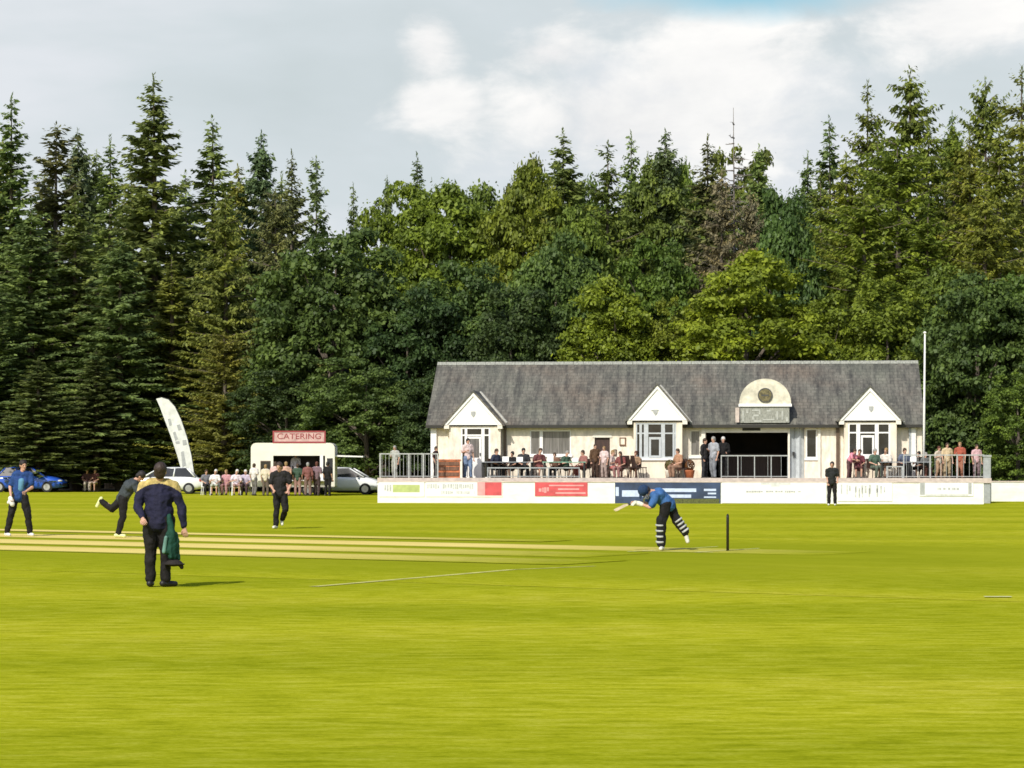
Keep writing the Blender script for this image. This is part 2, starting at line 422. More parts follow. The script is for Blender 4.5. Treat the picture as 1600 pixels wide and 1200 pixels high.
# ------------------------------------------------------------------ trees
def leaves_mesh(name, Cn, Nn, a, b, tint, rng):
    n = len(Cn)
    Nn = Nn / (np.linalg.norm(Nn, axis=1, keepdims=True) + 1e-9)
    rv = rng.normal(size=(n, 3)); T = np.cross(Nn, rv); T /= np.linalg.norm(T, axis=1, keepdims=True) + 1e-9
    B = np.cross(Nn, T); a = a[:, None]; b = b[:, None]
    V = np.stack([Cn + T * a, Cn + B * b, Cn - T * a * 0.8, Cn - B * b], 1).reshape(-1, 3)
    return np_mesh(name, V, np.arange(n * 4).reshape(n, 4), tint, M['leaf'])

def sprays_mesh(name, P, D, W, ln, wd, tint):
    """flat needle sprays: root P, direction D, width direction W"""
    n = len(P); ln = ln[:, None]; wd = wd[:, None]
    V = np.stack([P, P + D * ln * 0.45 + W * wd, P + D * ln, P + D * ln * 0.45 - W * wd], 1).reshape(-1, 3)
    return np_mesh(name, V, np.arange(n * 4).reshape(n, 4), tint, M['leaf'])

def broad_proto(seed, H=14.0, Rr=4.2, low=0.10, nclump=330, per=230, leaf=0.14):
    rng = np.random.default_rng(seed)
    cs = []; rs = []
    lobes = rng.normal(size=(7, 3)); lobes /= np.linalg.norm(lobes, axis=1, keepdims=True)
    amp = rng.uniform(-0.25, 0.35, 7)
    while len(cs) < nclump:
        d = rng.normal(size=3); d /= np.linalg.norm(d)
        if d[2] < -0.85: continue
        k = 1 + float((amp * np.clip(lobes @ d, 0, 1) ** 3).sum())
        rad = rng.uniform(0.25, 1.0) ** 0.45 * k
        c = np.array([d[0] * Rr * rad, d[1] * Rr * rad, H * (low + (1 - low) * (0.46 + 0.46 * d[2] * rad))])
        cs.append(c); rs.append(rng.uniform(0.35, 0.95) ** 1.2 * Rr / 4.2)
    P = []; Nr = []; Tn = []
    for c, r in zip(cs, rs):
        m = int(per * (r / 0.8) ** 2)
        d = rng.normal(size=(m, 3)); d /= np.linalg.norm(d, axis=1, keepdims=True)
        d[:, 2] = np.where(d[:, 2] < -0.3, -d[:, 2], d[:, 2])
        rad = r * (rng.uniform(0.3, 1.0, m) ** 0.6 + (rng.random(m) < 0.2) * rng.uniform(0, 0.6, m))
        p = c + d * rad[:, None] * np.array([1.15, 1.15, 0.72])
        P.append(p); Nr.append(d * 0.7 + rng.normal(size=(m, 3)) * 0.55 + np.array([0, 0, 0.5]))
        ct = rng.normal(0.5, 0.13)
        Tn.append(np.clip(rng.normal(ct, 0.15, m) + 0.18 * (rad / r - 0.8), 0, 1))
    P = np.concatenate(P); Nr = np.concatenate(Nr); Tn = np.concatenate(Tn)
    n = len(P); a = rng.uniform(0.45, 1.5, n) * leaf; b = a * rng.uniform(0.45, 0.75, n)
    crown = leaves_mesh('crown', P, Nr, a, b, Tn, rng)
    mb = MB()
    tp = [(0, 0, -0.2), (0.1, 0.05, H * 0.2), (0.0, 0.15, H * 0.45), (0.15, 0.1, H * 0.8)]
    mb.tube(tp, [0.32, 0.25, 0.18, 0.05], 9)
    for k in range(9):
        c = Vector(cs[k * 7 % len(cs)]); z0 = max(1.0, c.z - 2.2) * 0.8
        mb.tube([(0.05, 0.05, z0), ((c.x) * 0.5, c.y * 0.5, (z0 + c.z) / 2 + 0.3), tuple(c)], [0.13, 0.08, 0.02], 6)
    tr = mb.mesh('trunk'); tr.materials.append(M['bark'])
    return crown, tr, H, Rr

def conifer_proto(seed, H=24.0, Rr=4.6, start=0.08, power=0.85, spacing=0.46, nb=8, droop=0.22, slen=0.62, step=0.13, gap=0.08, up=0.15, hang=0.6, ragged=0.22, wid=0.24):
    rng = np.random.default_rng(seed)
    P = []; D = []; W = []; Ln = []; Wd = []; Tn = []
    mb = MB()
    mb.tube([(0, 0, -0.3), (0.04, 0.02, H * 0.3), (0, 0.05, H * 0.7), (0, 0, H * 0.985)], [0.36, 0.26, 0.12, 0.015], 9)
    z = H * start; wi = 0
    while z < H * 0.985:
        t = (z / H - start) / (1 - start)
        prof = Rr * (1 - t) ** power * min(1.0, 0.55 + 1.8 * t)
        k = max(4, int(nb * (0.6 + 0.4 * (1 - t))))
        a0 = rng.uniform(0, 6.28)
        for j in range(k):
            if rng.random() < gap: continue
            az = a0 + 6.283 * j / k + rng.normal(0, 0.2)
            Lb = max(0.22 + 0.2 * rng.random(), prof * (1 + rng.normal(0, ragged)))
            zz = z + rng.uniform(-0.25, 0.25)
            h = np.array([math.cos(az), math.sin(az), 0.0]); side = np.array([-h[1], h[0], 0.0])
            m = max(3, int(Lb / step))
            s = np.linspace(0.12, 1.0, m)
            upz = up * (0.4 + t * 1.6)
            zc = upz * s * Lb - droop * (1.2 - t) * (s ** 2) * Lb + 0.10 * Lb * (s ** 4)
            pts = np.outer(s * Lb, h) + np.outer(zc + zz, [0, 0, 1])
            if wi % 3 == 0 and Lb > 0.8:
                mb.tube([(0, 0, zz), tuple(pts[m // 2]), tuple(pts[-1])], [0.05, 0.03, 0.008], 4)
            bt = rng.normal(0.5, 0.13)
            for sd in (-1, 1, 0):
                q = pts + rng.normal(0, 0.05, (m, 3))
                dd = np.tile(h * (0.55 if sd else 1.0) + side * sd * 0.8, (m, 1))
                dd[:, 2] -= hang * rng.uniform(0.3, 1.2, m) if sd == 0 else hang * rng.uniform(0.0, 0.8, m)
                dd += rng.normal(0, 0.2, (m, 3)); dd /= np.linalg.norm(dd, axis=1, keepdims=True)
                ww = np.cross(dd, np.tile([0, 0, 1.0], (m, 1)) + rng.normal(0, 0.5, (m, 3)))
                ww /= np.linalg.norm(ww, axis=1, keepdims=True) + 1e-9
                P.append(q); D.append(dd); W.append(ww)
                l = slen * (0.5 + 0.7 * (1 - s)) * rng.uniform(0.6, 1.3, m) * min(1.0, 0.35 + Lb / 1.6)
                Ln.append(l); Wd.append(l * wid * rng.uniform(0.8, 1.3, m))
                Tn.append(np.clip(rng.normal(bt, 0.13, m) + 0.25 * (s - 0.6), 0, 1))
        z += spacing * rng.uniform(0.7, 1.3) * (1.0 if t < 0.8 else 0.65); wi += 1
    # the leading shoot
    m = 30; zt = np.linspace(H * 0.93, H, m)
    P.append(np.stack([np.zeros(m), np.zeros(m), zt], 1)); a = rng.uniform(0, 6.28, m)
    dd = np.stack([np.cos(a) * 0.5, np.sin(a) * 0.5, np.full(m, 0.75)], 1); D.append(dd)
    W.append(np.stack([-np.sin(a), np.cos(a), np.zeros(m)], 1)); Ln.append(np.full(m, 0.28)); Wd.append(np.full(m, 0.045)); Tn.append(np.full(m, 0.5))
    cat = np.concatenate
    crown = sprays_mesh('crown', cat(P), cat(D), cat(W), cat(Ln), cat(Wd), cat(Tn))
    tr = mb.mesh('trunk'); tr.materials.append(M['bark'])
    return crown, tr, H, Rr

def dead_proto(seed, H=20.0, Rr=2.0):
    rng = random.Random(seed); mb = MB(); tw = MB()
    mb.tube([(0, 0, -0.3), (0.05, 0, H * 0.5), (-0.05, 0, H)], [0.16, 0.08, 0.012], 8)
    for k in range(70):
        z = H * rng.uniform(0.3, 0.97); a = rng.uniform(0, 6.28); l = Rr * (1.1 - z / H) * rng.uniform(0.6, 1.6) + 0.2
        e = Vector((math.cos(a) * l, math.sin(a) * l, z + rng.uniform(-0.1, 0.25) * l))
        mid = Vector((math.cos(a) * l * 0.5, math.sin(a) * l * 0.5, z - 0.03 * l))
        tw.tube([(0, 0, z), mid, e], [0.045, 0.03, 0.01], 5)
        for q in range(3):
            b = a + rng.uniform(-0.9, 0.9); p = Vector((0, 0, z)).lerp(e, rng.uniform(0.4, 0.9))
            tw.tube([p, p + Vector((math.cos(b), math.sin(b), rng.uniform(-0.2, 0.5))) * l * 0.35], [0.018, 0.006], 4)
    tr = mb.mesh('trunk'); tr.materials.append(M['dead_bark'])
    cr = tw.mesh('branches'); cr.materials.append(M['dead_bark'])
    return cr, tr, H, Rr

PROTO = {
    'broad': [broad_proto(11), broad_proto(12, 14, 4.0, 0.06), broad_proto(13, 15, 4.0, 0.12, 350), broad_proto(14, 12, 4.4, 0.02)],
    'spruce': [conifer_proto(21), conifer_proto(22, 24, 4.3, 0.10, 0.92, 0.5, 8), conifer_proto(23, 24, 4.8, 0.06, 0.78, 0.46, 8, 0.30, 0.66, hang=0.9), conifer_proto(24, 22, 4.2, 0.08, 0.95, 0.5, 8, 0.18, 0.6, ragged=0.3)],
    'larch': [conifer_proto(31, 20, 4.4, 0.05, 0.62, 0.40, 8, 0.18, 0.5, 0.13, 0.12, 0.10, 1.1, 0.32, 0.2), conifer_proto(32, 20, 4.4, 0.04, 0.5, 0.42, 8, 0.12, 0.5, 0.13, 0.15, 0.14, 1.0, 0.35, 0.2), conifer_proto(33, 21, 4.2, 0.06, 0.68, 0.55, 8, 0.05, 0.5, 0.13, 0.15, 0.14, 0.8, 0.32, 0.2)],
    'pine': [conifer_proto(41, 22, 3.0, 0.2, 0.6, 0.6, 7, 0.04, 0.65, 0.14, 0.15, 0.3, 0.3, 0.35, 0.26)],
    'dead': [dead_proto(51)],
}
NAMES = {'broad': ('broadleaf_tree', 'tree'), 'spruce': ('spruce_tree', 'spruce'), 'larch': ('larch_tree', 'larch'), 'pine': ('pine_tree', 'pine'), 'dead': ('dead_tree', 'dead tree')}
COL = {
    'spruce': (0.142, 0.190, 0.058), 'spruce_dk': (0.112, 0.154, 0.054), 'spruce_blue': (0.106, 0.150, 0.068), 'olive': (0.175, 0.192, 0.046),
    'dark': (0.062, 0.104, 0.028), 'darker': (0.036, 0.062, 0.020), 'mid': (0.090, 0.138, 0.024), 'light': (0.120, 0.160, 0.020), 'bright': (0.136, 0.184, 0.018),  # the darker tone has the shade low in the wood put into it
    'larch': (0.138, 0.174, 0.026), 'larch_dk': (0.112, 0.144, 0.028), 'gold': (0.150, 0.164, 0.028), 'brown': (0.180, 0.155, 0.095), 'pine': (0.116, 0.130, 0.050),
}
cnt = {}
WIDE = {'broad': 1.08, 'spruce': 1.75, 'larch': 1.5, 'pine': 1.5, 'dead': 1.0}
GAIN = 1.5
def tree(kind, px, Y, top, half, col, label, var=None):
    i = cnt.get(kind, 0); cnt[kind] = i + 1
    ps = PROTO[kind]; cr, tr, H, Rr = ps[i % len(ps) if var is None else var]
    nm, cat = NAMES[kind]
    h = Z(top, Y); sxy = half * WIDE[kind] / F * Y / Rr
    rnd = random.Random(i * 31 + int(px))
    t = thing(nm, label, cat, (X(px, Y), Y, 0), rnd.uniform(0, 6.28))
    t.scale = (sxy, sxy, h / H)
    k = rnd.uniform(0.88, 1.12); c = COL[col]
    link('trunk', tr, 'bark', t)
    k *= GAIN
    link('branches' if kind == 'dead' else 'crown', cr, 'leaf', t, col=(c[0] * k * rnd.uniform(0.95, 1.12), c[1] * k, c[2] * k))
    return t

TREES = [
 # skyline, left
 ('spruce', -48, 166, 175, 62, 'spruce_dk', 'dark spruce cut off by the left picture edge'),
 ('spruce', 18, 168, 148, 66, 'spruce', 'tall spruce at the far left of the skyline above the blue car'),
 ('pine', 88, 172, 194, 60, 'pine', 'thin brownish pine between the first two left spruces'),
 ('spruce', 122, 178, 203, 50, 'spruce_blue', 'narrow blue green spruce right of the brownish pine'),
 ('spruce', 172, 172, 213, 62, 'spruce', 'shorter spruce beside the left flank of the tallest left spruce'),
 ('spruce', 240, 164, 116, 86, 'spruce', 'tallest spruce of the left skyline, above the white feather banner'),
 ('spruce', 332, 168, 183, 72, 'spruce', 'pointed broad spruce just right of the tallest left spruce'),
 ('spruce', 408, 172, 205, 56, 'spruce_blue', 'slim dark spire of a spruce above the food trailer'),
 ('spruce', 456, 170, 236, 50, 'pine', 'brownish green spruce at the right end of the left tall trees'),
 ('pine', 494, 178, 246, 30, 'spruce_dk', 'ragged pine top leaning out over the skyline dip'),
 # left, lower in front
 ('spruce', 48, 157, 320, 80, 'spruce_dk', 'dark drooping conifer behind the fielder in blue'),
 ('spruce', 118, 159, 300, 70, 'spruce', 'drooping conifer with a pale bare lower trunk at left'),
 ('spruce', 188, 155, 372, 72, 'spruce_dk', 'dark low conifer left of the feather banner'),
 ('spruce', 268, 158, 400, 72, 'olive', 'olive sunlit conifer directly over the feather banner'),
 ('larch', 352, 157, 300, 66, 'olive', 'olive brown feathery conifer behind the trailer roof sign'),
 ('larch', 430, 162, 296, 60, 'pine', 'dull brown green conifer beside the big dark broadleaf tree'),
 ('spruce', -20, 154, 420, 70, 'spruce_dk', 'low dark conifer at the left picture edge behind the cars'),
 # centre
 ('broad', 520, 151, 318, 112, 'dark', 'big dark round broadleaf tree behind the white car and trailer'),
 ('broad', 600, 168, 290, 74, 'light', 'yellow green broadleaf crown peeping over the big dark tree'),
 ('spruce', 552, 182, 286, 28, 'spruce_dk', 'small dark spruce tip low in the skyline dip'),
 ('spruce', 605, 184, 275, 24, 'spruce_dk', 'tiny spruce spike just left of the centre pine'),
 ('spruce', 652, 178, 240, 52, 'spruce_dk', 'dark spruce tip standing above the yellow green centre trees'),
 ('broad', 700, 162, 262, 92, 'light', 'large yellow green broadleaf tree behind the left end of the pavilion'),
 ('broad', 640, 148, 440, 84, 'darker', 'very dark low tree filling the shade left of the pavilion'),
 ('broad', 738, 150, 372, 84, 'dark', 'dark broadleaf tree over the left pavilion gable'),
 ('broad', 575, 144, 560, 70, 'dark', 'low dark tree behind the railing at the left terrace end'),
 ('broad', 815, 160, 236, 66, 'light', 'light green tall crown right of the skyline dip'),
 ('broad', 868, 142, 352, 84, 'dark', 'dark green broadleaf tree over the pavilion picture window'),
 ('spruce', 880, 166, 203, 72, 'spruce', 'broad based spruce point over the middle of the wood'),
 ('larch', 950, 166, 222, 72, 'larch_dk', 'bushy green conifer left of the slim central spire'),
 ('spruce', 986, 174, 205, 44, 'spruce', 'slim central spruce spire behind the bushy green conifer'),
 ('spruce', 1040, 172, 203, 58, 'spruce_blue', 'thin spruce spire left of the brownish spruce'),
 ('spruce', 1106, 164, 212, 66, 'pine', 'brownish spruce just left of the bare dead tree'),
 ('dead', 1147, 154, 168, 56, 'brown', 'bare pale dead tree with thin twigs on the skyline'),
 ('larch', 1128, 152, 268, 56, 'brown', 'dying conifer with brown needles under the bare dead tree'),
 ('larch', 1172, 153, 300, 36, 'brown', 'smaller brown needled conifer right of the dying one'),
 ('spruce', 1186, 170, 227, 60, 'spruce', 'short spruce right behind the bare dead tree'),
 ('broad', 1228, 160, 248, 60, 'dark', 'dark knobbly crown in the notch before the right tall larches'),
 # skyline, right
 ('spruce', 1296, 166, 183, 56, 'spruce_dk', 'spruce with level branches at the left foot of the right tall group'),
 ('larch', 1356, 160, 128, 64, 'larch_dk', 'open larch top left of the tallest right larch'),
 ('larch', 1422, 157, 106, 84, 'larch_dk', 'tallest right larch with wide level branches'),
 ('spruce', 1488, 166, 176, 40, 'spruce_blue', 'dark blue green spruce in the gap between the right larches'),
 ('larch', 1540, 162, 124, 60, 'larch_dk', 'larch spire near the right end of the skyline'),
 ('larch', 1596, 152, 104, 84, 'olive', 'olive larch cut by the top right picture edge'),
 ('spruce', 1660, 160, 140, 70, 'spruce', 'spruce beyond the right picture edge'),
 ('larch', 1322, 149, 240, 66, 'larch', 'bright feathery larch over the right half of the roof'),
 ('larch', 1402, 147, 214, 92, 'larch', 'largest bright green larch behind the flagpole side of the roof'),
 ('larch', 1476, 150, 285, 62, 'larch_dk', 'shaded green larch between the bright and the golden larch'),
 ('larch', 1562, 143, 200, 86, 'gold', 'golden olive larch at the right side'),
 # middle height, behind the roof
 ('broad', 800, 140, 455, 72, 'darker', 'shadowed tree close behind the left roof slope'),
 ('broad', 958, 137, 418, 74, 'bright', 'bright yellow green young tree behind the roof between two gables'),
 ('broad', 905, 160, 310, 70, 'mid', 'mid green crown under the broad based spruce'),
 ('broad', 1030, 150, 335, 72, 'mid', 'mid green broadleaf tree under the thin spruce spire'),
 ('broad', 1052, 137, 470, 56, 'light', 'small light green tree over the middle gable'),
 ('broad', 1165, 135, 378, 104, 'bright', 'wide bright green tree behind the roof crest'),
 ('broad', 1232, 148, 300, 62, 'dark', 'dark green tree behind the bright one beside the brown conifers'),
 ('broad', 1292, 136, 430, 74, 'light', 'mid green tree behind the roof right of the crest'),
 ('broad', 1388, 136, 440, 84, 'light', 'olive green tree right behind the right gable'),
 ('broad', 1462, 138, 400, 70, 'mid', 'green tree behind the top of the flagpole'),
 ('broad', 1530, 128, 418, 96, 'dark', 'dark broad tree standing right of the pavilion behind the terrace end'),
 ('broad', 1602, 131, 392, 84, 'mid', 'mid green tree at the right picture edge beyond the white wall'),
 ('broad', 1592, 122, 585, 52, 'mid', 'bushy green tree low behind the far right white wall'),
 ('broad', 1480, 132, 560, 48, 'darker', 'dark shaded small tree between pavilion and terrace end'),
 ('broad', 1690, 126, 420, 90, 'dark', 'dark tree outside the right picture edge'),
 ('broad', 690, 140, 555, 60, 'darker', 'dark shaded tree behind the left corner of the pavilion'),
 ('spruce', 60, 150, 560, 60, 'spruce_dk', 'young dark spruce behind the blue car'),
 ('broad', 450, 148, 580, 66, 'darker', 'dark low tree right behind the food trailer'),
 ('larch', 350, 152, 520, 62, 'olive', 'olive drooping young conifer left of the food trailer'),
 ('spruce', 150, 152, 545, 56, 'spruce_dk', 'young dark spruce behind the two seated people at left'),
 ('broad', 765, 172, 268, 70, 'mid', 'green crown filling the skyline left of the light green tall crown'),
 ('broad', 846, 174, 230, 62, 'larch_dk', 'green crown just left of the broad based spruce'),
 ('broad', 912, 174, 226, 60, 'mid', 'green crown just right of the broad based spruce'),
 ('spruce', 1012, 178, 238, 36, 'spruce', 'short spruce between the two thin central spires'),
 ('spruce', 1072, 178, 246, 44, 'spruce', 'short spruce left of the brownish spruce'),
 ('broad', 1150, 176, 240, 74, 'larch_dk', 'green crown behind the bare dead tree trunk'),
 ('spruce', 1262, 174, 236, 46, 'spruce', 'short dark spruce between the knobbly crown and the right tall group'),
 ('spruce', 5, 178, 215, 60, 'olive', 'olive spruce behind the tall far left spruce'),
 ('spruce', 150, 180, 236, 56, 'spruce', 'spruce low between the narrow blue green and the shorter left spruce'),
 ('spruce', 70, 176, 262, 60, 'spruce', 'spruce filling the gap low between the first two left skyline trees'),
 ('spruce', 205, 178, 262, 60, 'olive', 'olive spruce behind the left flank of the tallest left spruce'),
 ('spruce', 290, 178, 268, 60, 'spruce', 'spruce behind the dip between the two highest left spruces'),
 ('spruce', 372, 176, 258, 60, 'olive', 'olive spruce filling behind the slim dark spire'),
 ('spruce', 440, 182, 270, 60, 'spruce', 'spruce low behind the right end of the left tall trees'),
 ('broad', 1010, 172, 232, 64, 'larch_dk', 'green crown between the two thin central spires'),
 ('broad', 1080, 174, 240, 56, 'mid', 'green crown behind the brownish spruce'),
 ('larch', 1372, 152, 190, 74, 'larch', 'bright larch between the open topped and the tallest right larch'),
 ('larch', 1450, 152, 196, 72, 'larch', 'bright larch just right of the tallest right larch'),
 ('larch', 1490, 155, 196, 66, 'larch', 'green larch in front of the dark blue green spruce at right'),
 ('larch', 1282, 153, 262, 60, 'larch_dk', 'lower larch at the left end of the right tall group'),
 ('larch', 1515, 148, 215, 76, 'gold', 'golden green larch left of the golden olive one'),
 ('larch', 1350, 143, 300, 90, 'larch', 'bright feathery larch low behind the right gable'),
 ('larch', 1450, 143, 310, 84, 'larch', 'bright feathery larch low behind the flagpole'),
 ('larch', 1540, 139, 300, 80, 'gold', 'low golden olive larch above the dark broad tree'),
 ('spruce', 250, 162, 500, 70, 'spruce_dk', 'dark young spruce in the shade behind the banner'),
]
for a in TREES: tree(*a)

# undergrowth: dark backing, the wood's deep shade put into its leaf colour
def undergrowth():
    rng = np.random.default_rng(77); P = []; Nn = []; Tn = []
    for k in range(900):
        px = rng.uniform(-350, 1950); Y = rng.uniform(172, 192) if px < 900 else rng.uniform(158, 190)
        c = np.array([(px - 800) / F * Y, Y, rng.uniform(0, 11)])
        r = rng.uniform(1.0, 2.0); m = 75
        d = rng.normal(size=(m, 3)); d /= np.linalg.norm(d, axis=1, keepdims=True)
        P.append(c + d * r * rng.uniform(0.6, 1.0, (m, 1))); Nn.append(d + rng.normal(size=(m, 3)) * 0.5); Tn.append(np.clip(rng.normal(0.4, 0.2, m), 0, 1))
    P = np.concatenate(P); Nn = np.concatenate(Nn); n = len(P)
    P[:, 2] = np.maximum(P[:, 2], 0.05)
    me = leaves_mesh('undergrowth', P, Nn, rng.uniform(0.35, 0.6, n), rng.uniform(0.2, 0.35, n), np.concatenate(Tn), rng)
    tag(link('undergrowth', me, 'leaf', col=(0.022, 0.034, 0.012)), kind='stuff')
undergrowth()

# ------------------------------------------------------------------ pavilion
TH = R(5.0); PCX, PCY = X(1057, 113.0), 113.0; ct, st = math.cos(TH), math.sin(TH)
FLOOR = 1.02
def lx(px, y=0.0):
    k = (px - 800.0) / F
    return (k * (PCY + y * ct) - PCX - y * st) / (ct + k * st)
def wy(x, y): return PCY - x * st + y * ct
def lz(py, px=1057, y=0.0): return Z(py, wy(lx(px, y), y))
def to_world(x, y, z=0.0): return Vector((PCX + x * ct + y * st, PCY - x * st + y * ct, z))

pav = thing('pavilion', 'long low cream cricket pavilion with grey slate roof and three white gables', 'pavilion', (PCX, PCY, 0), -TH)
XL, XR = lx(674), lx(1441)
EZ = lz(663); RZ = lz(567, 1057, 4.2); RIDGE_Y = 4.2; EAVE_Y = -0.24

def wall_mesh(x0, x1, z0, z1, y, th, openings):
    xs = sorted({x0, x1, *[o[0] for o in openings], *[o[1] for o in openings]})
    zs = sorted({z0, z1, *[o[2] for o in openings], *[o[3] for o in openings]})
    bm = bmesh.new()
    def inside(i, j):
        if i < 0 or j < 0 or i >= len(xs) - 1 or j >= len(zs) - 1: return False
        cx, cz = (xs[i] + xs[i + 1]) / 2, (zs[j] + zs[j + 1]) / 2
        return not any(o[0] < cx < o[1] and o[2] < cz < o[3] for o in openings)
    def q(*p): bm.faces.new([bm.verts.new(v) for v in p])
    for i in range(len(xs) - 1):
        for j in range(len(zs) - 1):
            if not inside(i, j): continue
            a, b, c, d = xs[i], xs[i + 1], zs[j], zs[j + 1]
            q((a, y, c), (b, y, c), (b, y, d), (a, y, d)); q((b, y + th, c), (a, y + th, c), (a, y + th, d), (b, y + th, d))
            if not inside(i - 1, j): q((a, y + th, c), (a, y, c), (a, y, d), (a, y + th, d))
            if not inside(i + 1, j): q((b, y, c), (b, y + th, c), (b, y + th, d), (b, y, d))
            if not inside(i, j - 1): q((a, y + th, c), (b, y + th, c), (b, y, c), (a, y, c))
            if not inside(i, j + 1): q((a, y, d), (b, y, d), (b, y + th, d), (a, y + th, d))
    bmesh.ops.remove_doubles(bm, verts=bm.verts, dist=1e-5)
    me = bpy.data.meshes.new('wall'); bm.to_mesh(me); bm.free(); return me

def window(x0, x1, z0, z1, y, xm=(), zm=(), fr='white', w=0.06, gl='glass', sill=True, name='window', parent=pav):
    """frame with mullions xm and transoms zm; the glass (and a sill) are its sub-parts"""
    f = MB(); ya, yb = y - 0.03, y + 0.07
    f.box(x0, x1, ya, yb, z1 - w, z1); f.box(x0, x1, ya, yb, z0, z0 + w)
    f.box(x0, x0 + w, ya, yb, z0 + w, z1 - w); f.box(x1 - w, x1, ya, yb, z0 + w, z1 - w)
    for m in xm: f.box(m[0], m[1], ya + 0.004, yb - 0.004, z0 + w, z1 - w)
    cuts = [x0 + w] + [v for m in xm for v in m] + [x1 - w]
    for k in range(0, len(cuts), 2):
        for zt in zm: f.box(cuts[k], cuts[k + 1], ya + 0.008, yb - 0.008, zt - w * 0.45, zt + w * 0.45)
    fo = f.build(name, fr, parent)
    p = MB(); p.box(x0 + w * 0.5, x1 - w * 0.5, y + 0.03, y + 0.045, z0 + w * 0.5, z1 - w * 0.5); p.build('pane', gl, fo)
    if sill:
        s = MB(); s.box(x0 - 0.06, x1 + 0.06, y - 0.12, y - 0.032, z0 - 0.09, z0 - 0.003); s.build('sill', 'white', fo)
    return fo

# main front wall with its openings
OPEN = lx(1103), lx(1231), FLOOR, lz(676)
W1 = lx(828), lx(892), lz(711), lz(672)
D2 = lx(929), lx(953), FLOOR, lz(680)
W2 = lx(1078), lx(1095), lz(713), lz(672)
W3 = lx(1259), lx(1277), lz(716), lz(670)
DS = lx(1234), lx(1257), FLOOR, lz(669)
me = wall_mesh(XL, XR, 0.0, EZ, 0.0, 0.3, [OPEN, W1, D2, W2, W3, DS])
link('front_wall', me, 'cream_brick', pav)
mb = MB(); mb.box(XL, XL + 0.3, 0.302, 8.4, 0, EZ); mb.build('side_wall', 'cream', pav)
mb = MB(); mb.prism_x([(0.302, EZ), (8.1, EZ), (4.2, RZ - 0.3)], XL, XL + 0.3); mb.build('gable_wall', 'cream', pav)
mb = MB(); mb.box(XR - 0.3, XR, 0.302, 8.4, 0, EZ); mb.build('side_wall', 'cream', pav)
mb = MB(); mb.prism_x([(0.302, EZ), (8.1, EZ), (4.2, RZ - 0.3)], XR - 0.3, XR); mb.build('gable_wall', 'cream', pav)
mb = MB(); mb.box(XL + 0.302, XR - 0.302, 8.1, 8.4, 0, EZ); mb.build('back_wall', 'cream', pav)
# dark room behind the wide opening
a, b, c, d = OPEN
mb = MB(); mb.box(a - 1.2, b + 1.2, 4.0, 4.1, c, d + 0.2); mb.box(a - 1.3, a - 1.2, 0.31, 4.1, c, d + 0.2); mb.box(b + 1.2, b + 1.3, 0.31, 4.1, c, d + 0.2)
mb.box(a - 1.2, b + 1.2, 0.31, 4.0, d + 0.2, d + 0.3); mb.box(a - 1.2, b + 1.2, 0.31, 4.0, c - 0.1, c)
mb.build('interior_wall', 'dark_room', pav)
mb = MB(); mb.box(a + 0.7, b - 0.3, 2.6, 3.0, c, c + 1.05); mb.box(a + 0.65, b - 0.25, 2.55, 3.05, c + 1.05, c + 1.1); mb.build('bar_counter', 'dark_wood', pav)
# roof: two slopes as one slab
def roof_poly(off, z): return [(EAVE_Y, EZ - 0.02 + z), (RIDGE_Y, RZ + z), (8.4 + 0.24, EZ - 0.02 + z)]
o_, i_ = roof_poly(0, 0.0), roof_poly(0, -0.14)
mb = MB(); mb.prism_x([o_[0], o_[1], i_[1], i_[0]], XL - 0.22, XR + 0.12); mb.prism_x([o_[1], o_[2], i_[2], i_[1]], XL - 0.22, XR + 0.12)
mb.build('roof', 'slate', pav)
mb = MB()
xr = XL - 0.22
while xr < XR + 0.1:
    e = min(xr + 0.45, XR + 0.12)
    mb.prism_x([(RIDGE_Y - 0.14, RZ - 0.07), (RIDGE_Y, RZ + 0.075), (RIDGE_Y + 0.14, RZ - 0.07)], xr + 0.006, e - 0.006); xr += 0.45
mb.build('ridge_tile', 'sign_grey', pav)
def gable_span(c0, c1): return (lx(c0, -0.7), lx(c1, -0.7))
G = [gable_span(694, 785), gable_span(980, 1074), gable_span(1311, 1408)]
GA = [lz(613, 740, -0.7), lz(602, 1027, -0.7), lz(605, 1357, -0.7)]     # apex heights
GB = [lz(664, 740, -0.7), lz(657, 1027, -0.7), lz(657, 1357, -0.7)]     # foot heights
# gutter in the stretches between the gables
edges = [XL - 0.2, G[0][0] + 0.06, G[0][1] - 0.06, G[1][0] + 0.06, G[1][1] - 0.06, G[2][0] + 0.06, G[2][1] - 0.06, XR + 0.1]
for k in range(0, 8, 2):
    if edges[k + 1] - edges[k] > 0.15:
        mb = MB(); mb.box(edges[k], edges[k + 1], EAVE_Y - 0.14, EAVE_Y - 0.003, EZ - 0.16, EZ - 0.03); mb.build('gutter', 'gutter', pav)
for px, m_, w in ((677.5, 'white', 9), (789, 'pipe_brown', 4), (1309, 'pipe_brown', 5), (1422, 'grey_post', 4), (1427.5, 'white', 7)):
    x0, x1 = lx(px - w / 2, -0.1), lx(px + w / 2, -0.1)
    mb = MB(); mb.box(x0, x1, -0.13, -0.004, FLOOR, EZ - 0.17); mb.build('drainpipe' if m_ != 'white' else 'corner_board', m_, pav)

